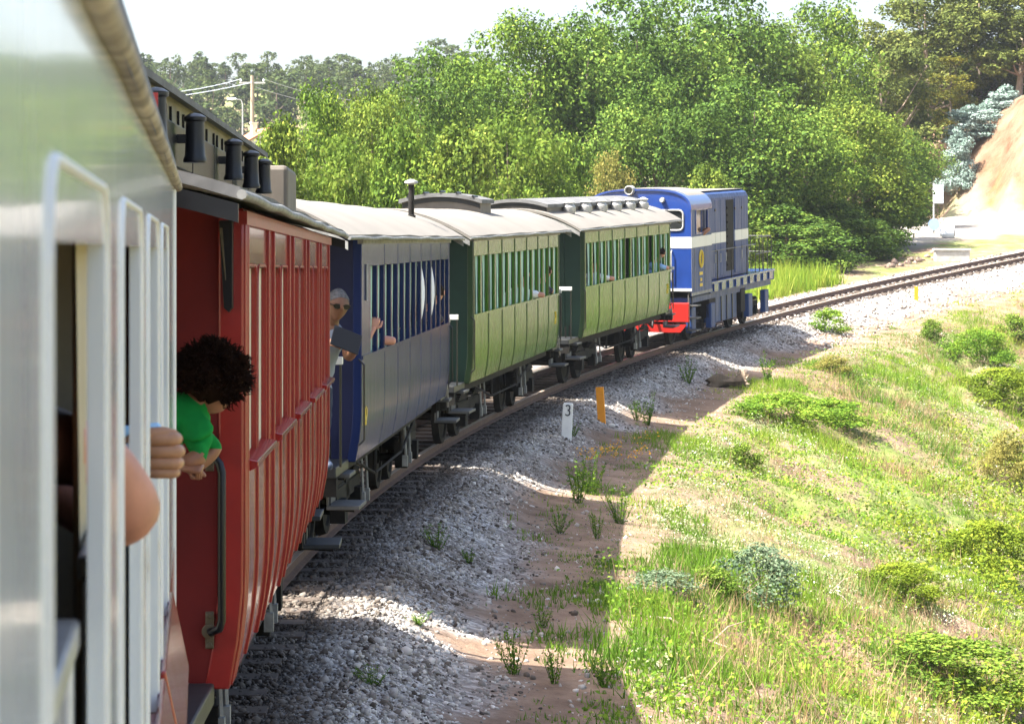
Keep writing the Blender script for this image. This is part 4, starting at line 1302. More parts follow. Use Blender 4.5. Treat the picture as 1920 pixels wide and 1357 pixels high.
# --- curly haired youngster leaning out between the white and the red carriage
Yc = 8.95
hc = Vector((pix(405, Yc), Yc, pixz(722, Yc)))
sh = Vector((pix(352, Yc), Yc - .02, pixz(775, Yc)))
hip = Vector((sh.x - .42, Yc + .0, 1.72))
J, E_l = figure(hip, sh, (.55, -.75, -.35), hc, (.62, .70, -.35), [(hip.x + .12, Yc - .05, 1.40), (hip.x - .02, Yc + .12, 1.40)], [(hip.x + .10, Yc - .10, 1.10), (hip.x - .1, Yc + .12, 1.10)],
              (pix(378, Yc - .1), Yc - .12, pixz(850, Yc)), (pix(345, Yc - .1), Yc - .16, pixz(866, Yc)), (pix(395, Yc) , Yc + .20, pixz(850, Yc)), (pix(340, Yc), Yc + .12, pixz(890, Yc)), .86)
E_l = [(a_, b_, 'shirt' if (a_.startswith('um') and b_.startswith('el')) else t_) for a_, b_, t_ in E_l]
J['umr'] = (Vector((pix(372, Yc), Yc - .09, pixz(800, Yc))), .062)
wrp = Vector(J['wrr'][0])
kid, frk = person('person', 'youngster with dark curly hair in a green shirt leaning out beside the red end wall', J, E_l,
                  {'shirt': 'shirt_green', 'skin': 'skin_tan', 'trousers': 'denim', 'shoe': 'shoe'}, (hc, (.62, .74, -.42), (.1, .1, 1), .215),
                  [((pix(340, Yc - .15), Yc - .15, pixz(868, Yc)), (1, -.05, -.12), (.1, -.25, .9), dict(curl=78, size=.155, thumb_side=-1))])
# curly mop: many small ringlets over a soft core
cv = []; mbh = MB(); r_ = random.Random(8)
core = MB(); face, up, rt = frk
hcc = hc + up * .030 - face * .030
for j in range(230):
    a = r_.uniform(0, 2 * math.pi); u = r_.uniform(-.75, 1); q = math.sqrt(1 - u * u)
    dv = rt * q * math.cos(a) * .118 + face * q * math.sin(a) * .125 + up * u * .105
    if dv.dot(face) > .075 and dv.dot(up) < .0: continue
    p = hcc + dv; n_ = dv.normalized(); t1 = n_.orthogonal().normalized(); t2 = n_.cross(t1)
    for k in range(9):
        an = r_.uniform(0, 6.28); L_ = r_.uniform(.022, .055); rad = r_.uniform(.004, .010); tw = r_.uniform(4, 8)
        b0 = p + (t1 * math.cos(an) + t2 * math.sin(an)) * .024 - n_ * .012
        pts = [b0 + n_ * L_ * q_ / 5 + (t1 * math.cos(tw * q_ / 5 + an) + t2 * math.sin(tw * q_ / 5 + an)) * rad for q_ in range(6)]
        mbh.tube(pts, [.0034, .0032, .003, .0027, .0022, .001], 3, False)
vs = []; fs = []
for j in range(13):
    ph_ = -math.pi / 2 + math.pi * j / 12
    for i in range(18):
        th_ = 2 * math.pi * i / 18
        x, y, z = math.cos(ph_) * math.cos(th_), math.cos(ph_) * math.sin(th_), math.sin(ph_)
        k = 1 + .07 * math.sin(5 * th_ + 3 * ph_) 
        kk = .7 if (y > .5 and z < .1) else 1
        vs.append(hcc + rt * x * .122 * k + face * y * .128 * k * kk + up * z * .112 * k)
for j in range(12):
    for i in range(18): fs.append((j * 18 + i, j * 18 + (i + 1) % 18, (j + 1) * 18 + (i + 1) % 18, (j + 1) * 18 + i))
mbh.add(vs, fs)
mbh.build('hair', M['hair_dark'], kid, 60)
# shirt folds and hem as clothing over the body
mb = MB()
ft_ = Vector((pix(338, 8.7), 8.62, 1.075))

# --- man with a tablet on the open platform of the navy carriage
Ym = 19.9
hc = Vector((pix(632, Ym), Ym, pixz(572, Ym))); HS = .262
sh = Vector((pix(613, Ym), Ym + .10, pixz(628, Ym)))
hip = Vector((sh.x - .16, Ym + .22, sh.z - .50))
fz = zr(20) + .93
J, E_l = figure(hip, sh, (-.95, .25, 0), hc, (.4, -.9, -.1), [(hip.x - .12, Ym + .1, fz + .46), (hip.x + .12, Ym + .12, fz + .46)], [(hip.x - .12, Ym + .22, fz + .07), (hip.x + .12, Ym + .22, fz + .07)],
               (pix(598, Ym), Ym - .12, pixz(655, Ym)), (pix(622, Ym), Ym - .30, pixz(636, Ym)), (pix(655, Ym), Ym - .02, pixz(668, Ym)), (pix(668, Ym), Ym - .25, pixz(655, Ym)), 1.08)
J['ell'] = (Vector((pix(653, Ym), Ym - .02, pixz(669, Ym))), .05)
man, frm = person('person', 'grey haired man in dark glasses holding up a black tablet on the navy carriage platform', J, E_l,
                  {'shirt': 'shirt_grey', 'skin': 'skin_shade', 'trousers': 'denim', 'shoe': 'shoe'}, (hc, (.42, -.88, -.16), (.10, 0, 1), HS),
                  [((pix(618, Ym), Ym - .30, pixz(640, Ym)), (.92, -.2, .30), (-.1, -.3, .9), dict(curl=48, size=.19, thumb_side=1)),
                   ((pix(672, Ym), Ym - .22, pixz(652, Ym)), (-.55, -.3, .62), (.8, -.3, .3), dict(curl=30, size=.19, thumb_side=-1))])
cap_hair(hc, frm, HS, 'hair_grey', man, -.22, .60, .008)
face, up, rt = frm
mb = MB()
for q in (-1, 1):
    e0 = hc + up * .028 * HS + face * .425 * HS + rt * q * .155 * HS
    vs = [e0 + rt * (.13 * HS * math.cos(a)) + up * (.085 * HS * math.sin(a)) - face * (.05 * HS * abs(math.cos(a)) * (1 if q * math.cos(a) > 0 else .3)) for a in np.linspace(0, 2 * math.pi, 13)[:-1]]
    vs2 = [v + face * .02 * HS for v in vs]
    mb.add(vs + vs2, [tuple(range(12)), tuple(range(23, 11, -1))] + [(i, (i + 1) % 12, 12 + (i + 1) % 12, 12 + i) for i in range(12)])
    mb.tube([e0 + rt * q * .13 * HS + up * .03 * HS, hc + rt * q * .345 * HS + up * .04 * HS + face * .1 * HS, hc + rt * q * .34 * HS + up * .03 * HS - face * .05 * HS], .004, 6)
mb.tube([hc + up * .05 * HS + face * .46 * HS - rt * .04 * HS, hc + up * .05 * HS + face * .46 * HS + rt * .04 * HS], .004, 6)
mb.build('sunglasses', M['screen'], man, 50)
tab = thing('tablet', 'black tablet computer held in both hands by the grey haired man', 'tablet')
tc_ = Vector((pix(650, Ym - .28), Ym - .33, pixz(637, Ym - .28)))
tab.location = tc_; tab.rotation_euler = (R(-28), R(22), R(18))
mb = MB(); mb.box((-.125, -.005, -.092), (.125, .005, .092)); mb.build('case', M['screen'], tab, bevel=.004)
mb = MB(); mb.box((-.112, .0052, -.08), (.112, .0065, .08)); mb.build('screen', M['glass'], tab)
mb = MB(); mb.lathe([(.006, -.0068), (.006, -.0052)], (-.105, 0, .075), 10, 'y'); mb.build('lens', M['glass'], tab)

# --- two passengers at the windows of the white carriage
def w2(x, y, z): return white.matrix_world @ Vector((x, y, z))
bpy.context.view_layer.update()
def stander(label, Yw, elbow, wrist_r, cols, left=None, hands=(), sc=1.0, er=.044):
    y = wy(Yw); fz = .93
    hip = w2(-.50, y - .06, fz + .93); sh = w2(-.43, y - .08, fz + 1.40); hc = w2(-.40, y - .02, fz + 1.66)
    fd = Vector((.1, 1, -.1)); ar = Vector((.97, -.12, 0))
    J, E_l = figure(hip, sh, ar, hc, fd, [w2(-.28, y - .05, fz + .5), w2(-.48, y - .05, fz + .5)], [w2(-.28, y - .12, fz + .07), w2(-.48, y - .12, fz + .07)],
                    elbow, wrist_r, w2(-.62, y + .05, fz + 1.1), w2(-.5, y + .25, fz + 1.15), sc, er=er)
    if er > .05:
        J['umr'] = (Vector(elbow) + Vector((-.045, -.06, .085)), .047); J['elr'] = (Vector(elbow), .047)
        J['far'] = (Vector(elbow) + Vector((-.05, .06, -.012)), .047)
        E_l = [(a_, b_, 'skin' if a_ == 'shr' else t_) for a_, b_, t_ in E_l]
    o, fr = person('person', label, J, E_l, {'shirt': cols[0], 'skin': cols[1], 'trousers': 'denim', 'shoe': 'shoe'}, (hc, fd, (0, 0, 1), .23), hands)
    cap_hair(hc, fr, .23, cols[2], o, -.3, .4, .02)
    return o
Ye = 3.32
el = Vector((pix(258, Ye), Ye, pixz(968, Ye)))
stander('passenger whose bare bent elbow rests out of the white carriage window', 3.10, el, w2(-.22, wy(3.62), 2.20), ('shirt_dark', 'skin', 'hair_dark'), sc=1.1, er=.056)
p_el = bpy.data.objects['person.002'] if 'person.002' in bpy.data.objects else None
Yf = 4.62
wf_ = Vector((pix(262, Yf), Yf + .02, pixz(852, Yf)))
fist = stander('passenger whose brown fist grips the sash of the white carriage window', 4.25, w2(-.22, wy(4.45), 2.06), wf_, ('shirt_blue', 'skin_mid', 'hair_dark'),
               hands=())
mb = MB()
# closed fist seen from behind: four fingers one above the other, knuckles outward
fx0 = pix(258, Yf); 
for i, (py, rr_, ex) in enumerate(((823, .0125, 336), (846, .0128, 341), (868, .0122, 339), (886, .0100, 332))):
    z = pixz(py, Yf); xk = pix(ex, Yf) - rr_
    mb.capsule([(fx0, Yf + .0, z + .002), (fx0 + (xk - fx0) * .55, Yf - .010, z), (xk, Yf - .004, z), (xk + .004, Yf + .018, z - .001), (xk - .012, Yf + .040, z), (xk - .035, Yf + .045, z)],
               [rr_ * .92, rr_ * 1.02, rr_ * 1.08, rr_ * 1.04, rr_ * .95, rr_ * .8], 14)
mb.capsule([(fx0, Yf + .012, pixz(828, Yf)), (fx0, Yf + .012, pixz(885, Yf))], [.021, .019], 12)
mb.capsule([(fx0 - .02, Yf - .002, pixz(832, Yf)), (fx0 + .02, Yf - .012, pixz(813, Yf)), (fx0 + .05, Yf - .002, pixz(811, Yf)), (fx0 + .066, Yf + .01, pixz(813, Yf))], [.016, .0125, .012, .009], 12)
fm_ = mb.mesh('fist', M['skin_mid'], 80)
bmx = bmesh.new(); bmx.from_mesh(fist.data)
n0 = len(bmx.faces); bmx.from_mesh(fm_); bmx.faces.ensure_lookup_table()
for f in bmx.faces[n0:]: f.material_index = 1; f.smooth = True
bmx.to_mesh(fist.data); bmx.free()
cuff = MB(); cuff.capsule([(fx0 - .03, Yf + .0, pixz(812, Yf)), (pix(292, Yf), Yf + .01, pixz(801, Yf))], [.014, .009], 10); 
tag(cuff.build('phone', M['phone'], None, 60), 'pale blue phone held in the fist at the white carriage window', 'phone')

# --- seated passengers showing at the windows further along
def sitter(label, root, y, cols, elbow_out=.10, lean=0.0, sc=.95, head_out=0.0):
    bpy.context.view_layer.update()
    T = lambda x, yy, z: root.matrix_world @ Vector((x, yy, z))
    hip = T(.80, y, 1.47); sh = T(.88 + head_out * .5, y + .08 + lean * .5, 1.93); hc = T(.90 + head_out, y + .12 + lean, 2.20)
    f3 = root.matrix_world.to_3x3(); fd = f3 @ Vector((.15, 1, -.05)); ar = f3 @ Vector((1, -.1, 0))
    J, E_l = figure(hip, sh, ar, hc, fd, [T(.88, y + .42, 1.46), T(.68, y + .42, 1.46)], [T(.88, y + .46, 1.08), T(.68, y + .46, 1.08)],
                    T(W_ + elbow_out - .04, y + .16, 1.875), T(W_ - .14, y + .36, 1.90), T(.62, y + .2, 1.65), T(.75, y + .42, 1.70), sc)
    hs = [(T(W_ - .14, y + .37, 1.90), f3 @ Vector((-.2, .9, .1)), f3 @ Vector((.5, .2, .8)), dict(curl=35, size=.17, thumb_side=-1))]
    o, fr = person('person', label, J, E_l, {'shirt': cols[0], 'skin': cols[1], 'trousers': 'denim', 'shoe': 'shoe'}, (hc, fd, (0, 0, 1), .22), hs)
    cap_hair(hc, fr, .22, cols[2], o, -.3, .4, .02)
    return o
def bay_y(B, k, i): a, b_ = B[k][2][i]; return (a + b_) / 2
sitter('passenger in white with an elbow resting on the navy carriage window ledge', blue, bay_y(BBAYS, 0, 1) + .25, ('shirt_white', 'skin', 'hair_dark'), .12)
sitter('passenger showing a face near the far end of the navy carriage', blue, bay_y(BBAYS, 6, 0), ('shirt_dark', 'skin', 'hair_dark'), .0, head_out=.22)
sitter('passenger in a white sleeve reaching out of the green carriage behind the navy one', g1, bay_y(B1, 4, 1), ('shirt_white', 'skin', 'hair_dark'), .16, head_out=.10)
sitter('passenger at the last window of the green carriage behind the navy one', g1, bay_y(B1, 6, 0), ('shirt_dark', 'skin', 'hair_dark'), .04, head_out=.2)
sitter('passenger with a hand on the ledge early in the green carriage next the locomotive', g2, bay_y(B2, 1, 1), ('shirt_white', 'skin', 'hair_dark'), .10)
sitter('passenger in a light blue shirt leaning from the last window before the locomotive', g2, bay_y(B2, 6, 0) + .1, ('shirt_blue', 'skin', 'hair_dark'), .14, head_out=.24)
# hand on the navy window post
y_ = bay_y(BBAYS, 0, 0) + .22
o_ = sitter('passenger gripping the window post of the navy carriage with a raised hand', blue, bay_y(BBAYS, 0, 0) - .25, ('shirt_dark', 'skin', 'hair_dark'), -.05)
T = lambda x, yy, z: blue.matrix_world @ Vector((x, yy, z)); f3 = blue.matrix_world.to_3x3()
mb = MB(); mb.capsule([T(W_ - .12, y_ - .15, 1.84), T(W_ - .03, y_ - .03, 2.02)], [.038, .028], 10)
hand(mb, T(W_ - .03, y_ - .03, 2.02), f3 @ Vector((.25, .25, .9)), f3 @ Vector((.3, -.9, .2)), curl=38, size=.19, thumb_side=1)
hm_ = mb.mesh('raised', M['skin'], 80); bmx = bmesh.new(); bmx.from_mesh(o_.data); n0 = len(bmx.faces); bmx.from_mesh(hm_); bmx.faces.ensure_lookup_table()
for f in bmx.faces[n0:]: f.material_index = 1; f.smooth = True
bmx.to_mesh(o_.data); bmx.free()
# driver
def T(x, y, z): return loco.matrix_world @ Vector((x, y, z))
f3 = loco.matrix_world.to_3x3()
J, E_l = figure(T(.75, .95, 1.85), T(.85, 1.05, 2.38), f3 @ Vector((1, 0, 0)), T(.88, 1.12, 2.66), f3 @ Vector((.2, 1, 0)), [T(.9, 1.35, 1.85), T(.65, 1.35, 1.85)], [T(.9, 1.4, 1.43), T(.65, 1.4, 1.43)],
               T(1.32, 1.2, 2.60), T(1.1, 1.45, 2.56), T(.6, 1.2, 2.1), T(.8, 1.5, 2.2), .95)
drv, frd = person('person', 'driver with an arm resting out of the blue locomotive cab window', J, E_l, {'shirt': 'shirt_dark', 'skin': 'skin_tan', 'trousers': 'denim', 'shoe': 'shoe'}, (T(.88, 1.12, 2.66), f3 @ Vector((.2, 1, 0)), (0, 0, 1), .22),
               [(T(1.1, 1.46, 2.56), f3 @ Vector((-.3, .9, -.1)), f3 @ Vector((.3, .2, .9)), dict(curl=40, size=.17, thumb_side=-1))])
cap_hair(T(.88, 1.12, 2.66), frd, .22, 'hair_dark', drv, -.3, .4, .02)
# ------------------------------------------------------------------ trees
GREEN = [(0, (.030, .060, .008)), (.35, (.08, .145, .016)), (.7, (.165, .24, .028)), (1, (.31, .34, .06))]
M['leaf'] = leaf_mat('leaf', GREEN, .22)
M['leaf_warm'] = leaf_mat('warm_leaf', [(0, (.036, .064, .009)), (.35, (.09, .142, .016)), (.7, (.175, .228, .03)), (1, (.30, .31, .055))], .22)
M['leaf_deep_shade'] = leaf_mat('deep_shade_leaf', [(0, (.022, .048, .009)), (.35, (.055, .11, .014)), (.7, (.12, .19, .026)), (1, (.25, .30, .055))], .18)  # deep green variant; its dark tone also stands in for crown shade
M['leaf_yellow'] = leaf_mat('yellowing_leaf', [(0, (.10, .11, .025)), (.5, (.22, .21, .05)), (1, (.36, .30, .09))], .4)
M['leaf_olive'] = leaf_mat('olive_leaf', [(0, (.05, .07, .016)), (.5, (.115, .145, .03)), (1, (.22, .22, .06))], .3)
M['leaf_mimosa'] = leaf_mat('mimosa_leaf', [(0, (.05, .06, .008)), (.5, (.13, .13, .015)), (1, (.24, .20, .02))], .3)
M['leaf_blue'] = leaf_mat('blue_gum_leaf', [(0, (.14, .21, .17)), (.5, (.29, .38, .34)), (1, (.50, .57, .53))], .2)
M['leaf_far'] = leaf_mat('far_leaf', [(0, (.030, .05, .016)), (.5, (.065, .095, .026)), (1, (.13, .14, .05))], .25)
M['leaf_bright'] = leaf_mat('bright_leaf', [(0, (.06, .11, .015)), (.5, (.13, .20, .025)), (1, (.26, .30, .06))], .42)

def leaves(P, N, size, r, droop=0.0, aspect=.6):
    """folded diamond leaves at P facing roughly along N"""
    n = len(P)
    D = r.normal(size=(n, 3)); D[:, 2] -= droop
    N = N + .75 * r.normal(size=(n, 3)); N /= np.linalg.norm(N, axis=1, keepdims=True) + 1e-9
    D -= N * (D * N).sum(1, keepdims=True); D /= np.linalg.norm(D, axis=1, keepdims=True) + 1e-9
    S = np.cross(D, N); L = size[:, None]
    fold = N * L * .12
    v0 = P - D * L * .5; v2 = P + D * L * .5; v1 = P + S * L * aspect * .5 + fold; v3 = P - S * L * aspect * .5 + fold
    V_ = np.stack([v0, v1, v2, v3], 1).reshape(-1, 3)
    F_ = np.arange(n * 4).reshape(-1, 4)
    return V_, F_

def crown(seed, H, Wd, nl, per, size, bottom=.12, shape='round', droop=0.0, lobe=.19):
    r = np.random.default_rng(seed)
    C = []; LR_ = []
    tries = 0
    while len(C) < nl and tries < 6000:
        tries += 1
        t = r.random(); a = r.random() * 2 * math.pi
        z = bottom + (1 - bottom) * t
        if shape == 'round': w = math.sin(math.pi * min(1, max(0, (t * .86 + .12)))) ** .55
        elif shape == 'bush': w = (1 - t ** 2.2) ** .6
        elif shape == 'cone': w = (1 - t) ** .75 + .06
        else: w = (.35 + .65 * math.sin(math.pi * (t * .8 + .15)))
        w *= 1 + .22 * math.sin(3 * a + seed) + .16 * math.sin(5 * a + 2.1 * seed + 6 * t)
        q = (.35 + .65 * r.random() ** .45) * w
        C.append((math.cos(a) * q * Wd / 2, math.sin(a) * q * Wd / 2, z * H)); LR_.append(lobe * Wd * r.uniform(.45, 1.0) * (.75 if t > .8 else 1))
    C = np.array(C); LR_ = np.array(LR_)
    V_, N_, T_ = [], [], []
    for c, q in zip(C, LR_):
        m = int(per * (q / (lobe * Wd * .75)) ** 2)
        d = r.normal(size=(m, 3)); d /= np.linalg.norm(d, axis=1, keepdims=True)
        d[:, 2] = np.where(r.random(m) < .35, np.abs(d[:, 2]), d[:, 2])
        rad = q * (1.08 - .6 * r.random(m) ** 2.2) * (1 + .25 * np.sin(7 * d[:, 0] + 5 * d[:, 1] + c[2]))
        p = c + d * rad[:, None] * np.array([1, 1, .78])
        V_.append(p); N_.append(d + np.array([0, 0, .45])); T_.append(np.clip(r.normal(.42 + .16 * math.sin(c[0] * 3.1 + c[2]), .17, m), 0, 1))
    P = np.concatenate(V_); N = np.concatenate(N_); T_ = np.concatenate(T_)
    keep = P[:, 2] > bottom * H * .35
    P, N, T_ = P[keep], N[keep], T_[keep]
    sz = size * np.random.default_rng(seed + 1).uniform(.65, 1.3, len(P))
    Vv, Ff = leaves(P, N, sz, r, droop)
    return Vv, Ff, np.repeat(T_, 4), C, LR_

def trunk_mb(H, C, r0, seed, nb=9, lean=.04, bottom=.15):
    mn = min(.025, r0 * .2)
    r = random.Random(seed); mb = MB()
    pts = []; rad = []
    lx, ly = r.uniform(-lean, lean) * H, r.uniform(-lean, lean) * H
    for i in range(7):
        t = i / 6
        pts.append((lx * t * t + .01 * H * math.sin(4 * t + seed), ly * t * t, -.03 * H + H * .89 * t)); rad.append(r0 * (1.25 if i == 0 else 1) * (1 - t) ** .8 + mn)
    mb.tube(pts, rad, 9)
    idxs = list(range(len(C))); r.shuffle(idxs)
    for k in idxs[:nb]:
        c = Vector(C[k]); t = max(.12, min(.85, (c.z / H) * .7)); b0 = Vector(pts[0]).lerp(Vector(pts[6]), t)
        i = min(5, int(t * 6)); b0 = Vector(pts[i]).lerp(Vector(pts[i + 1]), t * 6 - i)
        m_ = b0.lerp(c, .5) + Vector((0, 0, -.03 * H))
        rr_ = r0 * (1 - t) * .55 + mn * .8
        mb.tube([b0, m_, c], [rr_, rr_ * .65, mn * .5], 6)
    return mb

class Kind: pass
def make_kind(seed, H, Wd, nl, per, size, mat, bark='bark', bottom=.12, shape='round', r0=.2, droop=0., lobe=.19, nb=10):
    k = Kind(); k.H, k.W = H, Wd
    Vv, Ff, T_, C, _ = crown(seed, H, Wd, nl, per, size, bottom, shape, droop, lobe)
    k.top = float(np.percentile(Vv[:, 2], 99.7)); k.wid = float(np.percentile(np.abs(Vv[:, :2]), 98)) * 2
    k.crown = np_mesh('crown', Vv, Ff, M[mat], False, None, T_)
    k.trunk = trunk_mb(H, C, r0, seed, nb, bottom=bottom).mesh('trunk', M[bark], 60)
    return k
def plant_tree(k, x, y, h, w, label, group, name='broadleaf_tree', cat='tree', rz=None, z=None, sink=.05, rnd=random.Random(77)):
    o = thing(name, label, cat, (x, y, (ground(x, y) if z is None else z) - sink), (0, 0, rnd.uniform(0, 6.28) if rz is None else rz), group)
    sw = w / k.wid; sh_ = h / k.top
    o.scale = (sw, sw, sh_)
    for n_, m_ in (('trunk', k.trunk), ('crown', k.crown)):
        c = bpy.data.objects.new(n_, m_); link(c, o)
    return o

K_b = [make_kind(21 + i, 10.5, 8.5, 74, 430, .22, m_, bottom=.06, lobe=.205) for i, m_ in enumerate(('leaf', 'leaf_warm', 'leaf_deep_shade'))]
K_u = [make_kind(41 + i, 5.5, 5.5, 56, 280, .185, m_, bottom=.03, shape='bush', r0=.10, lobe=.18) for i, m_ in enumerate(('leaf_warm', 'leaf_bright', 'leaf', 'leaf_deep_shade'))]
K_y = make_kind(51, 4.5, 4.5, 40, 200, .15, 'leaf_yellow', bottom=.04, shape='bush', r0=.08)
K_e = [make_kind(61 + i, 15, 7, 84, 230, .30, 'leaf_olive', 'bark_pale', bottom=.2, shape='euc', r0=.22, droop=1.3, lobe=.17, nb=16) for i in range(2)]
K_m = make_kind(71, 7, 2.6, 42, 190, .15, 'leaf_mimosa', bottom=.03, shape='euc', r0=.08, droop=.6, lobe=.25)
K_g = make_kind(81, 4, 2.4, 46, 260, .15, 'leaf_blue', 'bark_pale', bottom=.03, shape='cone', r0=.05, droop=.4, lobe=.24)
K_f = [make_kind(91, 9, 6, 34, 42, .55, 'leaf_far', bottom=.1, r0=.2, nb=4), make_kind(92, 11, 5, 34, 42, .55, 'leaf_far', bottom=.15, shape='euc', r0=.2, nb=4), make_kind(93, 11, 5, 34, 42, .55, 'leaf_far', bottom=.05, shape='cone', r0=.2, nb=4)]

WOOD = 'trees of the wood beside the line'
TR = [
 # px, top py, Y, width px, kind, label
 (425, 245, 49, 190, K_u[1], 'bright green bush just beyond the red carriage roof ventilators', 'green_bush', 'bush'),
 (520, 222, 53, 190, K_u[0], 'mid green bush beside the roof tank of the red carriage', 'green_bush', 'bush'),
 (597, 160, 64, 170, K_b[0], 'rounded dark tree standing out above the bushes near the far house', 'broadleaf_tree', 'tree'),
 (700, 160, 68, 200, K_b[1], 'yellow green tree rising behind the navy carriage roof', 'broadleaf_tree', 'tree'),
 (640, 270, 55, 190, K_u[1], 'bright bush directly above the near end of the navy carriage', 'green_bush', 'bush'),
 (745, 235, 60, 200, K_u[2], 'dense bush just above the stovepipe of the navy carriage', 'green_bush', 'bush'),
 (850, 235, 64, 230, K_u[0], 'wide bush above the plain clerestory box on the green carriage', 'green_bush', 'bush'),
 (960, 215, 70, 230, K_u[1], 'light green bush above the green carriage roofs', 'green_bush', 'bush'),
 (1060, 255, 74, 180, K_u[2], 'dark green bush left of the yellowing bush above the ventilators', 'green_bush', 'bush'),
 (1140, 283, 76, 120, K_y, 'small yellowing bush just behind the silver roof ventilators', 'yellow_bush', 'bush'),
 (800, 100, 84, 240, K_b[2], 'tree at the left shoulder of the tall wood with pale far trees behind', 'broadleaf_tree', 'tree'),
 (890, 110, 88, 250, K_b[0], 'tree in the tall wood just left of its first high peak', 'broadleaf_tree', 'tree'),
 (965, 30, 95, 280, K_b[0], 'tall tree forming the first high peak of the wood', 'broadleaf_tree', 'tree'),
 (1085, 30, 98, 290, K_b[2], 'tall tree between the first peak and the highest part of the wood', 'broadleaf_tree', 'tree'),
 (1200, -15, 102, 320, K_b[2], 'highest dark tree of the wood right behind the locomotive cab', 'broadleaf_tree', 'tree'),  # darker leaf colour stands in for deep shadow here
 (1225, 150, 90, 230, K_b[2], 'lower dark tree tucked behind the locomotive cab roof', 'broadleaf_tree', 'tree'),
 (1330, -25, 108, 320, K_b[2], 'tall tree of the wood above the locomotive hood', 'broadleaf_tree', 'tree'),
 (1425, 30, 112, 250, K_b[1], 'tree of the wood whose top dips just right of the locomotive', 'broadleaf_tree', 'tree'),
 (1545, 5, 120, 240, K_b[0], 'tree with a clear rounded top in the gap of sky', 'broadleaf_tree', 'tree'),
 (1655, 45, 128, 200, K_e[0], 'greyish tree standing alone left of the tall gum trees', 'gum_tree', 'tree'),
 (1410, 150, 91, 290, K_b[2], 'broad leafy tree directly right of the locomotive hood', 'broadleaf_tree', 'tree'),
 (1330, 310, 84, 150, K_u[0], 'low bush filling the space behind the locomotive hood', 'green_bush', 'bush'),
 (1505, 220, 95, 230, K_b[0], 'leafy tree between the locomotive and the road', 'broadleaf_tree', 'tree'),
 (1600, 185, 99, 230, K_b[1], 'sunlit tree overhanging the road by the cutting', 'broadleaf_tree', 'tree'),
 (1690, 240, 112, 150, K_b[2], 'thin leafed tree left of the white sign', 'broadleaf_tree', 'tree'),
 (1475, 385, 88, 230, K_u[3], 'dark bush at the foot of the trees just ahead of the locomotive', 'green_bush', 'bush'),  # shade at the wood's foot put into this and the next bushes' leaves
 (1570, 415, 93, 190, K_u[3], 'shaded low bush beside the track before the road', 'green_bush', 'bush'),
 (1650, 440, 98, 130, K_u[3], 'deep green bush between the shaded bushes and the lamp post', 'green_bush', 'bush'),
 (1745, -50, 138, 190, K_e[1], 'tall drooping gum tree left of the olive column tree', 'gum_tree', 'tree'),
 (1835, -60, 142, 220, K_e[0], 'tall gum tree behind the blue leaved shrubs', 'gum_tree', 'tree'),
 (1912, -50, 136, 190, K_e[1], 'gum tree at the edge above the sandy cutting', 'gum_tree', 'tree'),
 (1700, 60, 150, 150, K_e[1], 'pale distant gum tree in the gap left of the tall gums', 'gum_tree', 'tree'),
 (1745, 110, 143, 170, K_b[0], 'dark tree filling the space under the tall gum trees', 'broadleaf_tree', 'tree'),
 (1830, 90, 146, 190, K_b[1], 'olive green tree standing between the gums on the cutting top', 'broadleaf_tree', 'tree'),
 (1905, 70, 143, 170, K_b[2], 'leafy tree at the right edge on the cutting top', 'broadleaf_tree', 'tree'),
 (1783, 105, 132, 85, K_m, 'narrow olive yellow column tree beside the cutting', 'column_tree', 'tree'),
 (272, 152, 62, 80, K_y, 'yellow green treetop just above the white carriage roof edge', 'yellow_bush', 'bush'),
]
for px_, ty, Y, wpx, k, lab, nm, cat in TR:
    x = pix(px_, Y); g = ground(x, Y)
    h = max(2.2, pixz(ty, Y) - g)
    plant_tree(k, x, Y, h, wpx / FPX * Y * 1.12, lab, WOOD, nm, cat)
for px_, ty, by, Y, wpx, lab in ((1822, 196, 290, 128, 85, 'blue leaved shrub left of the taller blue one on the cutting top'), (1885, 160, 270, 129, 75, 'tallest blue leaved shrub on the top of the cutting'), (1795, 240, 300, 125, 55, 'smallest blue leaved shrub at the edge of the cutting'), (1858, 185, 285, 130, 70, 'blue leaved shrub between two others on the cutting')):
    x = pix(px_, Y); z = min(ground(x, Y), pixz(by, Y) + .6)
    plant_tree(K_g, x, Y, pixz(ty, Y) - z, wpx / FPX * Y * 1.35, lab, 'blue leaved shrubs on the cutting', 'blue_shrub', 'shrub', z=z)
# wooded hill far behind
rh = np.random.default_rng(31); nh = 0
for t in range(400):
    Y = rh.uniform(215, 400); px_ = rh.uniform(225, 790)
    x = pix(px_, Y); g = ground(x, Y)
    h = rh.uniform(4.5, 8.5)
    top = 470 - (g + h - EYE) / Y * FPX
    if top < 92 or top > 215: continue
    k = K_f[int(rh.integers(0, 3))]
    plant_tree(k, x, Y, h, h * rh.uniform(.5, .85), 'hazy tree on the distant wooded hillside beyond the bushes', 'trees on the far hillside', 'hillside_tree', 'tree', sink=.3)
    nh += 1
    if nh >= 120: break
for px_, ty, Y in ((1725, 165, 230), (1745, 215, 240), (1705, 200, 220), (845, 82, 330), (820, 70, 340), (765, 105, 300), (872, 95, 320)):
    x = pix(px_, Y); g = ground(x, Y)
    plant_tree(K_f[1], x, Y, pixz(ty, Y) - g, 7, 'hazy tree on the distant wooded hillside beyond the bushes', 'trees on the far hillside', 'hillside_tree', 'tree', sink=.3)
# ------------------------------------------------------------------ plants on the ground
def hit(px, py):
    """where the sight line of a photo pixel meets the ground"""
    lo = 6.0
    for Y in np.arange(6, 160, .25):
        x = pix(px, Y)
        if pixz(py, Y) < ground(x, Y): 
            return x, float(Y)
    return pix(px, 80), 80.0

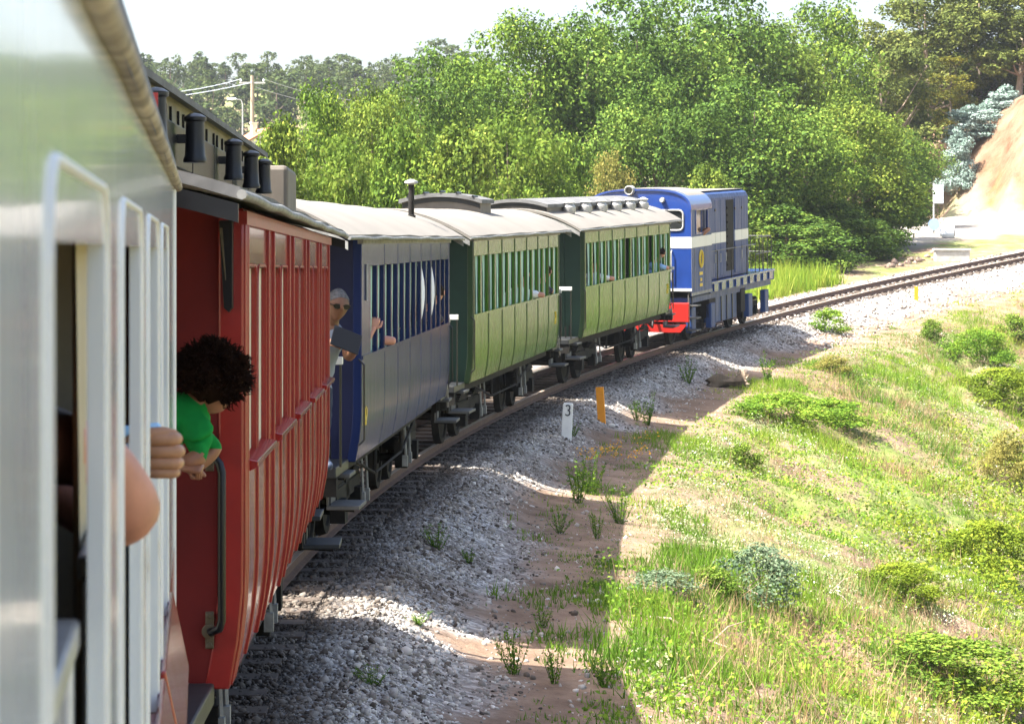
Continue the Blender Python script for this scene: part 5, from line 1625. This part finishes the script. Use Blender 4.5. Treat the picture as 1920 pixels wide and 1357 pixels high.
def blades(P, h, nb, width, r, lean=.35, spread=.05):
    n = len(P); m = n * nb
    B = np.repeat(P, nb, 0) + np.stack([r.normal(0, spread, m), r.normal(0, spread, m), np.zeros(m)], -1)
    H = np.repeat(h, nb) * r.uniform(.45, 1.1, m)
    a = r.uniform(0, 2 * math.pi, m); l = np.abs(r.normal(0, lean, m)) * H
    d = np.stack([np.cos(a), np.sin(a), np.zeros(m)], -1)
    b = r.uniform(0, 2 * math.pi, m); s_ = np.stack([np.cos(b), np.sin(b), np.zeros(m)], -1) * (width * r.uniform(.6, 1.4, m))[:, None]
    tip = B + d * l[:, None]; tip[:, 2] += H
    V_ = np.stack([B - s_, B + s_, tip], 1).reshape(-1, 3)
    return V_, np.arange(m * 3).reshape(-1, 3), np.repeat(np.repeat(r.random(n), nb) * .7 + r.random(m) * .3, 3)

M['grass'] = leaf_mat('grass_blade', [(0, (.05, .12, .012)), (.45, (.125, .23, .02)), (.8, (.23, .30, .032)), (1, (.36, .36, .075))], .35, .6)
M['straw'] = leaf_mat('dry_grass_blade', [(0, (.19, .11, .055)), (.5, (.32, .22, .12)), (1, (.44, .34, .20))], .3, .7)
M['herb'] = leaf_mat('herb_leaf', [(0, (.045, .11, .012)), (.4, (.12, .225, .02)), (.8, (.23, .31, .035)), (1, (.34, .37, .07))], .35, .55)
M['silver'] = leaf_mat('silvery_herb_leaf', [(0, (.12, .16, .06)), (.5, (.28, .31, .16)), (.85, (.50, .50, .36)), (1, (.80, .79, .74))], .3, .6)
M['flower'] = leaf_mat('orange_flower', [(0, (.55, .22, .02)), (1, (.75, .45, .04))], .3, .6)

def field(n, s0, s1, d0, d1, seed, power, thr):
    return pts_track(n, s0, s1, d0, d1, seed, power, thr)
def stuffmesh(name, label, V_, F_, mat, T_):
    return tag(link(bpy.data.objects.new(name, np_mesh(name, V_, F_, M[mat], False, None, T_))), label, kind='stuff')

def green_keep(s, d, x, y, r):
    f = fbm(x * .35 + 9, y * .22, 4)
    p = sstep(2.5, 3.6, d + 1.2 * fbm(s * .5, d * .5, 3)) * sstep(-.17, .2, f) 
    p = np.maximum(p, .55 * sstep(2.0, 2.9, d) * sstep(-.02, .16, fbm(x * .8, y * .5, 3)))
    return r.random(len(s)) < p
s, d, x, y = field(150000, 14, 105, 1.9, 19, 21, 1.35, green_keep)
r = np.random.default_rng(5)
h = r.uniform(.07, .27, len(s)) * np.interp(d, [3, 5, 16], [.55, 1, 1.3]) * np.clip(.55 + 2.2 * fbm(x * .9 + 3, y * .7, 3), .2, 2.2)
V_, F_, T_ = blades(np.stack([x, y, ground_np(x, y) - .01], -1), h, 7, .0068, r, .5)
stuffmesh('grass', 'short green and yellowing grass on the railway embankment', V_, F_, 'grass', np.clip(T_ * .6 + .2 + np.repeat(np.repeat(fbm(x * .25, y * .2, 3) * .8, 7), 3), 0, 1))

def dry_keep(s, d, x, y, r):
    return r.random(len(s)) < sstep(3.3, 5, d) * np.maximum(sstep(-.05, .25, fbm(x * .4 + 40, y * .25 + 11, 4)), .12)
s, d, x, y = field(38000, 14, 95, 2.8, 19, 22, 1.35, dry_keep)
h = r.uniform(.12, .42, len(s))
V_, F_, T_ = blades(np.stack([x, y, ground_np(x, y) - .01], -1), h, 8, .0042, r, .6, .07)
stuffmesh('dry_grass', 'dry straw coloured grass in patches down the embankment', V_, F_, 'straw', T_)

def cover(n, s0, s1, d0, d1, seed, off, thr, size, hgt, mat, name, label, per=9, dmin=2.8):
    def kp(s, d, x, y, r): return r.random(len(s)) < sstep(dmin, dmin + 1.2, d) * sstep(thr, thr + .16, fbm(x * .45 + off, y * .28 + off * 2, 4))
    s, d, x, y = field(n, s0, s1, d0, d1, seed, 1.35, kp)
    r = np.random.default_rng(seed)
    m = len(s) * per
    P = np.repeat(np.stack([x, y, ground_np(x, y)], -1), per, 0); hh = np.repeat(hgt * r.uniform(.4, 1.2, len(s)), per)
    hh = hh * np.repeat(np.clip(.35 + 2.4 * fbm(x * 1.1 + off, y * .8, 3), .15, 2.4), per)
    P = P + np.stack([r.normal(0, .10, m), r.normal(0, .10, m), hh * r.random(m) ** .7], -1)
    Vv, Ff = leaves(P, np.tile(np.array([[0., -.1, 1.]]), (m, 1)), size * .8 * r.uniform(.6, 1.3, m), r, 0, .62)
    T_ = np.clip(np.repeat(r.normal(.45, .2, len(s)), per) + r.normal(0, .17, m), 0, 1)
    stuffmesh(name, label, Vv, Ff, mat, np.repeat(T_, 4))
cover(38000, 14, 95, 3.0, 18, 31, 70, -.04, .060, .26, 'herb', 'leafy_weeds', 'low green leafy weeds spreading over the embankment', 9)
cover(16000, 14, 70, 3.6, 12, 32, 120, -.06, .040, .24, 'silver', 'white_flowering_herbs', 'pale silvery flowering herbs covering the embankment shoulder', 11, 3.0)
cover(9000, 22, 80, 7, 20, 33, 200, -.18, .085, .55, 'leaf_bright_ground', 'bramble_cover', 'yellow green bramble cover on the lower embankment', 12, 7) if False else None
M['bramble'] = leaf_mat('bramble_leaf', [(0, (.055, .10, .010)), (.5, (.16, .225, .018)), (1, (.33, .36, .04))], .4, .55)
cover(28000, 18, 85, 6.5, 20, 33, 200, -.15, .085, .60, 'bramble', 'bramble_cover', 'yellow green brambles over the lower embankment', 11, 6.0)
# grass on the far side of the track ahead of the locomotive
def fk(s, d, x, y, r): return r.random(len(s)) < sstep(3.0, 3.8, -d) * sstep(-.25, .1, fbm(x * .5, y * .4, 3))
s, d, x, y = pts_track(3600, 60, 84, -5.5, -2.8, 41, 1, fk)
h = r.uniform(.25, .95, len(s))
V_, F_, T_ = blades(np.stack([x, y, ground_np(x, y)], -1), h, 8, .016, r, .3, .08)
stuffmesh('tall_grass', 'tall sunlit grass between the track and the dark bushes ahead of the locomotive', V_, F_, 'grass', np.clip(T_ * .6 + .4, 0, 1))

# separate shrubs and clumps on the slope
def shrub_kind(seed, mat, size, H=.8, Wd=1.0, nl=44, per=95, shape='bush'):
    return make_kind(seed, H, Wd, nl, per, size, mat, bottom=.0, shape=shape, r0=.008, lobe=.2, nb=6)
B_g = make_kind(221, 1.5, 2.6, 100, 130, .075, 'herb', bottom=.0, shape='bush', r0=.015, lobe=.13, nb=6); B_b = make_kind(222, 1.6, 2.6, 100, 130, .08, 'bramble', bottom=.0, shape='bush', r0=.015, lobe=.13, nb=6); B_d = make_kind(223, 1.6, 2.6, 110, 140, .07, 'leaf', bottom=.0, shape='bush', r0=.015, lobe=.13, nb=6)
S_g = shrub_kind(201, 'herb', .06); S_b = shrub_kind(202, 'bramble', .07); S_d = shrub_kind(203, 'leaf', .06); S_y = shrub_kind(204, 'leaf_yellow', .05); S_x = shrub_kind(205, 'leaf_blue', .05)
M['leaf_teal'] = leaf_mat('dull_teal_leaf', [(0, (.05, .09, .05)), (.5, (.12, .18, .10)), (1, (.26, .30, .20))], .3)
S_t = shrub_kind(206, 'leaf_teal', .055, per=75)
SH = [
 (1465, 800, 200, 75, B_g, 'wide bright green leafy clump just below the stump'),
 (1560, 800, 120, 60, S_g, 'small green clump at the right end of the wide leafy clump'),
 (1745, 640, 40, 50, S_d, 'small dark upright shrub high on the embankment'),
 (1838, 680, 110, 75, B_g, 'rounded green shrub below the small dark upright shrub'),
 (1385, 880, 70, 60, S_d, 'dark hollow clump among the pale flowering herbs'),
 (1425, 1130, 130, 130, S_t, 'dull blue green bush in the middle of the lower slope'),
 (1335, 1120, 90, 70, S_d, 'leafy green shrub left of the dull blue green bush'),
 (1885, 900, 80, 110, S_y, 'yellow brown dry shrub at the edge beside the brambles'),
 (1850, 1080, 190, 120, B_b, 'yellow green bramble bush right of the orange dry grass'),
 (1690, 1120, 150, 80, B_b, 'yellow green bramble bush below the orange dry grass'),
 (1760, 1290, 330, 120, B_d, 'big dark green bush at the bottom beside the camera'),
 (1880, 760, 150, 80, B_b, 'bramble bush above the yellow brown dry shrub'),
 (1905, 640, 60, 60, S_d, 'dark shrub at the edge level with the rounded green shrub'),
 (1560, 700, 70, 40, S_y, 'short yellow clump right of the stump'),
 (1240, 1120, 110, 60, S_t, 'grey green clump at the edge of the train shadow'),
 (1555, 625, 70, 55, S_g, 'tall green weed clump by the gravel ahead of the train shadow'),
]
for px_, py_, wpx, hpx, k, lab in SH:
    x, Y = hit(px_, py_); q = Y / FPX
    plant_tree(k, x, Y, hpx * q * .85, wpx * q * 1.25, lab, 'shrubs on the embankment', 'shrub', 'shrub', sink=.03)
# weeds with stems standing in the shade of the train
def weed_mesh(seed, n, H, mat='herb', spread=.10, leaf=.05):
    r = np.random.default_rng(seed); mb = MB(); P = []; N = []
    for k in range(n):
        a = r.uniform(0, 6.28); l = r.uniform(.1, 1) * spread; h = H * r.uniform(.55, 1.1)
        tip = np.array([math.cos(a) * l * 2.2, math.sin(a) * l * 2.2, h]); b0 = np.array([math.cos(a) * l * .3, math.sin(a) * l * .3, -.03])
        for i in range(2, 14):
            t = i / 14; p = b0 + (tip - b0) * t; 
            for _ in range(2): P.append(p + r.normal(0, .014, 3)); N.append(r.normal(0, .6, 3) + np.array([0, 0, .6]))
        mb.tube([b0, (b0 + tip) / 2 + r.normal(0, .01, 3), tip], [.005, .004, .002], 4)
    P = np.array(P); Vv, Ff = leaves(P, np.array(N), leaf * r.uniform(.6, 1.4, len(P)), r, .2, .38)
    return mb.mesh('stem', M['grass'], False), np_mesh('foliage', Vv, Ff, M[mat], False, None, np.repeat(np.clip(r.normal(.35, .2, len(P)), 0, 1), 4))
WK = [weed_mesh(301 + i, 9 + 2 * i, .55, 'herb', .09 + .03 * i) for i in range(3)]
WD = [(1085, 945, 90, 0, 'tallest dark weed at the edge of the gravel behind the marker post'), (1108, 930, 80, 1, 'second tall dark weed beside the tallest one'), (1163, 985, 70, 2, 'leafy weed where the train shadow ends'),
      (1120, 1010, 60, 0, 'thin pale green weed spike standing in the shade'), (1215, 800, 60, 1, 'tall weed between the orange post and the sunlit herbs'), (1195, 790, 40, 2, 'short weed right of the orange post'),
      (820, 1030, 50, 2, 'dark weed tuft growing in the grey ballast'), (1018, 1180, 45, 0, 'round weed tuft on the bare shaded soil'), (785, 1178, 25, 1, 'small sunlit weed in the bright strip between the shadows'),
      (965, 1270, 90, 2, 'wide dark weed at the bottom beyond the bright strip'), (1040, 1285, 80, 0, 'dark weed right of the wide one at the bottom'), (1130, 1290, 60, 1, 'small dark weed at the bottom where the shadow ends'),
      (700, 1290, 40, 2, 'weed tuft in the near ballast at the bottom'), (1290, 720, 50, 1, 'grassy weed left of the stump'), (1050, 1000, 40, 2, 'low weed at the ballast edge in the shade'),
      (1075, 820, 30, 1, 'small weed right behind the white marker post'), (880, 1060, 30, 0, 'tiny weed where ballast meets the soil'), (1440, 720, 60, 0, 'upright weed right of the stump')]
for px_, py_, hpx, k, lab in WD:
    x, Y = hit(px_, py_)
    o = thing('weed', lab, 'weed', (x, Y, ground(x, Y)), (0, 0, random.uniform(0, 6)), 'weeds along the track')
    f = hpx * Y / FPX / .55; o.scale = (max(f, .6), max(f, .6), f)
    for n_, m_ in (('stem', WK[k][0]), ('foliage', WK[k][1])): link(bpy.data.objects.new(n_, m_), o)
# orange flowers by the shade edge
r = np.random.default_rng(61); P = []
for px_, py_ in [(1090 + 9 * i + r.uniform(-8, 8), 870 + r.uniform(-14, 14)) for i in range(14)] + [(1195, 855), (1215, 845), (1120, 880), (1270, 985)]:
    x, Y = hit(px_, py_)
    for q in range(14): P.append((x + r.normal(0, .06), Y + r.normal(0, .08), ground(x, Y) + .16 + r.uniform(0, .14)))
P = np.array(P); Vv, Ff = leaves(P, np.tile([[0., -.4, 1.]], (len(P), 1)), r.uniform(.02, .045, len(P)), r)
stuffmesh('orange_flowers', 'small orange flowers among the grass where the train shadow ends', Vv, Ff, 'flower', np.repeat(r.random(len(P)), 4))
# dry twigs lying on the slope
for px_, py_, ln, lab in ((1335, 1215, 1.4, 'long dry stick lying on the bare lower slope'), (1400, 1125, 1.1, 'curved dry branch under the dull blue green bush'), (1560, 1120, .9, 'pale dry stick among the straw coloured grass')):
    x, Y = hit(px_, py_); mb = MB(); q = random.Random(px_); pts = []
    for i in range(7):
        t = i / 6 - .5; xx = x + t * ln * .75; yy = Y - t * ln * .5; pts.append((xx, yy, ground(xx, yy) + .03 + .05 * math.sin(i * 1.3) ** 2))
    mb.tube(pts, [.014, .013, .012, .011, .009, .007, .004], 6)
    mb.tube([pts[3], (pts[3][0] + .15, pts[3][1] + .1, pts[3][2] + .12), (pts[3][0] + .3, pts[3][1] + .15, pts[3][2] + .16)], [.008, .006, .003], 5)
    tag(mb.build('dry_stick', M['straw'] if False else M['bark_pale'], None, 60), lab, 'stick', 'dry sticks on the slope')
# ------------------------------------------------------------------ posts, signs and other trackside things
x, Y = hit(1062, 826); f = Y / FPX
mp = thing('marker_post', 'white concrete marker post painted with a dark 3 beside the ballast', 'marker post', (x, Y, ground(x, Y)), (R(2), R(3), R(-4)))
hw_, hh = .0105 * 0 + 9.5 * f, 66 * f
mb = MB(); mb.prism([(-hw_, -.1), (hw_, -.1), (hw_, hh - .02), (hw_ * .8, hh), (-hw_ * .8, hh), (-hw_, hh - .02)], -.05, .05); mb.build('post', M['post_white'], mp, bevel=.006)
def three(cx, cz, w, h, y, rad):
    pts = []
    for a in np.linspace(150, -90, 12): pts.append((cx + w * .5 * math.cos(R(a)), y, cz + h * .25 + h * .25 * math.sin(R(a))))
    p2 = []
    for a in np.linspace(90, -150, 12): p2.append((cx + w * .55 * math.cos(R(a)), y, cz - h * .25 + h * .27 * math.sin(R(a))))
    return pts, p2
mb = MB()
for pts in three(0, hh - 12.5 * f, 8 * f, 19 * f, -.052, 1): mb.tube(pts, 1.35 * f, 6)
mb.build('numeral', M['ink'], mp)
x, Y = hit(1128, 794); f = Y / FPX
op = thing('orange_post', 'orange channel shaped marker post leaning slightly near the white marker', 'marker post', (x, Y, ground(x, Y)), (R(1), R(-3.5), R(-14)))
hh = 66 * f
mb = MB(); mb.prism([(-.065, -.15), (.065, -.15), (.065, hh), (-.065, hh)], -.006, .006); mb.box((-.065, .006, -.15), (-.053, .05, hh)); mb.box((.053, .006, -.15), (.065, .05, hh)); mb.build('post', M['orange'], op, bevel=.003)
for px_, py_, hpx, lab in ((1718, 565, 26, 'small orange stake in the grass beside the sunlit track'), (1012, 560, 0, None)):
    if not hpx: continue
    x, Y = hit(px_, py_); mb = MB(); f = Y / FPX; mb.prism([(-.06, -.1), (.06, -.1), (.06, hpx * f), (-.06, hpx * f)], -.006, .006); o = mb.build('orange_stake', M['orange'], None, bevel=.003)
    o.location = (x, Y, ground(x, Y)); tag(o, lab, 'stake')
# stump and pale stones
x, Y = hit(1392, 728); f = Y / FPX; rr_ = random.Random(4)
st = thing('tree_stump', 'weathered stump with a ragged pale cut lying at the shadow edge', 'stump', (x, Y, ground(x, Y) + .02), (0, 0, R(15)))
mb = MB(); vs = []; n = 14
L_ = .75
for j in range(6):
    for k in range(n):
        a = 2 * math.pi * k / n; q = (.11 + .045 * math.sin(3 * a + j * 1.7) + rr_.uniform(-.04, .04)) * (1 + .35 * (j == 5)) * (.7 if j == 0 else 1)
        vs.append((-L_ + L_ * j / 5 + rr_.uniform(-.04, .04), q * math.cos(a), .12 + q * math.sin(a)))
fs = [(j * n + k, j * n + (k + 1) % n, (j + 1) * n + (k + 1) % n, (j + 1) * n + k) for j in range(5) for k in range(n)] + [tuple(range(n))]
mb.add(vs, fs); mb.build('trunk', M['bark'], st, 60)
mb = MB(); vs = [(.0, 0, .12)]
for k in range(28):
    a = 2 * math.pi * k / 28; q = .19 * (1 + rr_.uniform(-.5, .4)); vs.append((.03 + rr_.uniform(-.06, .07), q * math.cos(a), .12 + q * math.sin(a)))
mb.add(vs, [(0, 1 + k, 1 + (k + 1) % 28) for k in range(28)])
for k in range(12):
    a = rr_.uniform(0, 6.28); q = rr_.uniform(.08, .22); c = Vector((.0, q * math.cos(a), .12 + q * math.sin(a)))
    mb.tube([c, c + Vector((rr_.uniform(.05, .14), rr_.uniform(-.05, .05), rr_.uniform(-.03, .08)))], [.035, .006], 5)
mb.build('cut_face', M['bark_pale'], st)
rk, bf = rock_meshes(6, 77)
def boulder(px_, py_, size, lab, i, mat='ballast', grp=None, nm='stone'):
    x, Y = hit(px_, py_)
    me = np_mesh(nm, rk[i % 6] * size, bf, M[mat], False, None, np.full(len(rk[0]), .95 if mat == 'ballast' else .5))
    o = link(bpy.data.objects.new(nm, me)); o.location = (x, Y, ground(x, Y) + size * .2); o.rotation_euler = (0, 0, i * 1.7)
    tag(o, lab, 'stone', grp)
boulder(1146, 800, .075, 'pale flat stone at the foot of the orange post', 0)
boulder(1044, 1075, .06, 'pale stone lying alone on the shaded path', 1)
boulder(1120, 1135, .055, 'pale stone near the edge of the train shadow', 2)
boulder(760, 1225, .07, 'larger bluish ballast stone near the bright strip', 3)
rb = random.Random(12)
spots = [(1668 + 7.2 * i + rb.uniform(-4, 4), 502 - .95 * i * 1.6 + rb.uniform(-9, 5)) for i in range(14)]
for i, (a, b_) in enumerate(spots):
    boulder(a, b_, rb.uniform(.12, .25), 'brown rubble rock in the heap before the low concrete wall', i, 'stone', 'rubble rocks below the road', 'rubble_rock')
# low parapet wall, sign, lever post by the road
Yp = 92.0; xa, xb = pix(1752, Yp), pix(1817, Yp)
zt = pixz(466, Yp); zb = min(ground(xa, Yp), ground(xb, Yp)) - .4
pw = thing('parapet_wall', 'low grey concrete parapet wall beside the track at the road', 'wall', ((xa + xb) / 2, Yp, 0))
mb = MB(); hw_ = (xb - xa) / 2; mb.box((-hw_, -.18, zb), (hw_, .18, zt - .09)); mb.build('wall', M['concrete'], pw, bevel=.02)
mb = MB(); mb.box((-hw_ - .04, -.23, zt - .088), (hw_ + .04, .23, zt)); mb.build('coping', M['concrete'], pw, bevel=.015)
Ys = 104.0; xs_ = pix(1751, Ys); g = ground(xs_, Ys)
sg_ = thing('road_sign', 'thin sign pole with a white plate above a small blue plate by the road', 'sign', (xs_, Ys, g))
f = Ys / FPX; zz = lambda py: pixz(py, Ys) - g
mb = MB(); mb.tube([(0, 0, -.2), (0, 0, zz(343))], .045, 8); mb.build('pole', M['steel'], sg_, 50)
mb = MB(); mb.box((-.04, -.065, zz(381)), (.40, -.05, zz(346))); p_ = mb.build('white_plate', M['sign_white'], sg_, bevel=.01)
mb = MB(); mb.box((-.045, -.062, zz(382)), (.405, -.049, zz(381) )); mb.build('plate_rim', M['steel'], p_)
mb = MB(); mb.lathe([(.01, -.068), (11 * f, -.066), (11 * f, -.05), (.01, -.048)], (0, 0, zz(421)), 20, 'y'); mb.build('blue_plate', M['sign_blue'], sg_, 50)
Yq = 101.5; xq = pix(1776, Yq); g = ground(xq, Yq); f = Yq / FPX; zz = lambda py: pixz(py, Yq) - g
lp = thing('trackside_lamp', 'round pale lamp housing on a short brown post behind the parapet wall', 'lamp', (xq, Yq, g), (0, 0, R(75)))
mb = MB(); mb.prism([(-8 * f, -.3), (8 * f, -.3), (7.5 * f, zz(447)), (-7.5 * f, zz(447))], -.15, .15); mb.build('post', M['stone'], lp, bevel=.02)
mb = MB(); hz = zz(435); mb.lathe([(.02, -.32), (11 * f, -.30), (12.5 * f, -.1), (12 * f, .15), (7 * f, .3), (.02, .34)], (0, 0, hz), 18, 'y'); mb.build('lamp_housing', M['sign_white'], lp, 50)
mb = MB(); mb.lathe([(.02, -.335), (8 * f, -.33), (8 * f, -.31)], (0, 0, hz), 16, 'y'); mb.build('lens', M['glass'], lp, 50)
mb = MB(); mb.tube([(8 * f, 0, hz), (14 * f, .05, hz - .02), (14 * f, .05, zz(452))], .04, 6); mb.build('bracket', M['under'], lp)
# pole, wires, street lamp and house on the left
Yu = 150.0; xu = pix(473, Yu); g = ground(xu, Yu)
up_ = thing('utility_pole', 'pale utility pole with a crossarm above the bushes and far house', 'utility pole', (xu, Yu, g))
ht = pixz(142, Yu) - g
mb = MB(); mb.tube([(0, 0, -.5), (0, 0, ht)], [.17, .11], 10); mb.build('pole', M['bark_pale'], up_, 50)
mb = MB(); mb.box((-.8, -.06, ht - .5), (.8, .06, ht - .40)); mb.build('crossarm', M['concrete'], up_)
for q in (-.7, 0, .7):
    mb = MB(); mb.lathe([(.03, ht - .38), (.06, ht - .33), (.06, ht - .26), (.02, ht - .22)], (q, 0, 0), 8); mb.build('insulator', M['sign_white'], up_)
def wire(lab, a, b_, sag, r_=.018, mat='steel'):
    A, B = Vector(a), Vector(b_); mb = MB()
    mb.tube([A.lerp(B, t) - Vector((0, 0, 4 * sag * t * (1 - t))) for t in np.linspace(0, 1, 17)], r_, 5)
    tag(mb.build('overhead_wire', M[mat], None, 80), lab, 'wire', 'overhead wires of the utility pole')
zt_ = g + ht - .22
wire('upper overhead wire running left from the utility pole', (xu - .7, Yu, zt_), (pix(-40, 118), 118, pixz(150, 118)), .9, .022, 'sign_white')
wire('lower overhead wire running left from the utility pole', (xu, Yu, zt_ - .2), (pix(-30, 112), 112, pixz(195, 112)), .5, .022, 'sign_white')
wire('overhead wire running right from the utility pole', (xu + .7, Yu, zt_), (pix(900, 200), 200, pixz(150, 200)), 1.6)
wire('second overhead wire running right just below the other', (xu + .2, Yu, zt_ - .5), (pix(900, 200), 200, pixz(160, 200)), 1.6)
Yl = 140.0; xl = pix(455, Yl); g = ground(xl, Yl); hl_ = pixz(186, Yl) - g
sl = thing('street_lamp', 'small white street lamp head reaching out left of the utility pole', 'street lamp', (xl, Yl, g))
mb = MB(); mb.tube([(0, 0, -.3), (0, 0, hl_ - .3), (-.1, 0, hl_ - .05), (-.5, 0, hl_)], [.06, .045, .03, .025], 8); mb.build('pole', M['steel'], sl, 50)
mb = MB(); mb.lathe([(.02, -.28), (.06, -.25), (.09, 0), (.06, .2), (.02, .25)], (-.6, 0, hl_), 10, 'x'); mb.build('lamp_head', M['sign_white'], sl, 50)
Yh = 132.0; xh = pix(492, Yh); g = ground(xh, Yh); top = pixz(229, Yh) - g
hs = thing('house', 'small pale house with an orange tiled roof half hidden by bushes', 'house', (xh, Yh, g), (0, 0, R(24)))
mb = MB(); mb.box((-1.2, -1.3, -.5), (1.2, 1.3, top - 1.15)); 
mb.prism([(-1.2, top - 1.15), (1.2, top - 1.15), (0, top - .5)], -1.3, 1.3); mb.build('wall', M['plaster'], hs)
mb = MB()
for q in (-1, 1): mb.prism([(0, top - .45), (q * 1.4, top - 1.22), (q * 1.4, top - 1.14), (0, top - .36)], -1.45, 1.45)
rf = mb.build('roof', M['tile'], hs)
mb = MB(); mb.box((-.85, -.8, top - 1.0), (-.55, -.5, top - .12)); mb.box((-.9, -.85, top - .12), (-.5, -.45, top - .06)); mb.build('chimney', M['plaster'], rf)
mb = MB(); mb.box((-.45, -1.33, top - 2.5), (.45, -1.302, top - 1.5)); w_ = mb.build('window', M['glass'], hs)
mb = MB(); mb.box((-.52, -1.34, top - 1.5), (.52, -1.303, top - 1.42)); mb.box((-.52, -1.36, top - 2.58), (.52, -1.303, top - 2.5)); mb.build('frame', M['loco_white'], w_)
# ------------------------------------------------------------------ air
hz_m = bpy.data.materials.new('haze_air'); hz_m.use_nodes = True
nt = hz_m.node_tree; nt.nodes.clear()
ov = nt.nodes.new('ShaderNodeOutputMaterial'); pv = nt.nodes.new('ShaderNodeVolumePrincipled')
pv.inputs['Color'].default_value = (.86, .92, 1, 1); pv.inputs['Density'].default_value = HAZE; pv.inputs['Anisotropy'].default_value = .3
nt.links.new(pv.outputs[0], ov.inputs['Volume'])
if HAZE > 0:
    mb = MB(); mb.box((-720, -170, -30), (720, 920, 70)); tag(mb.build('haze', hz_m), 'thin pale summer haze filling the valley air', kind='stuff')
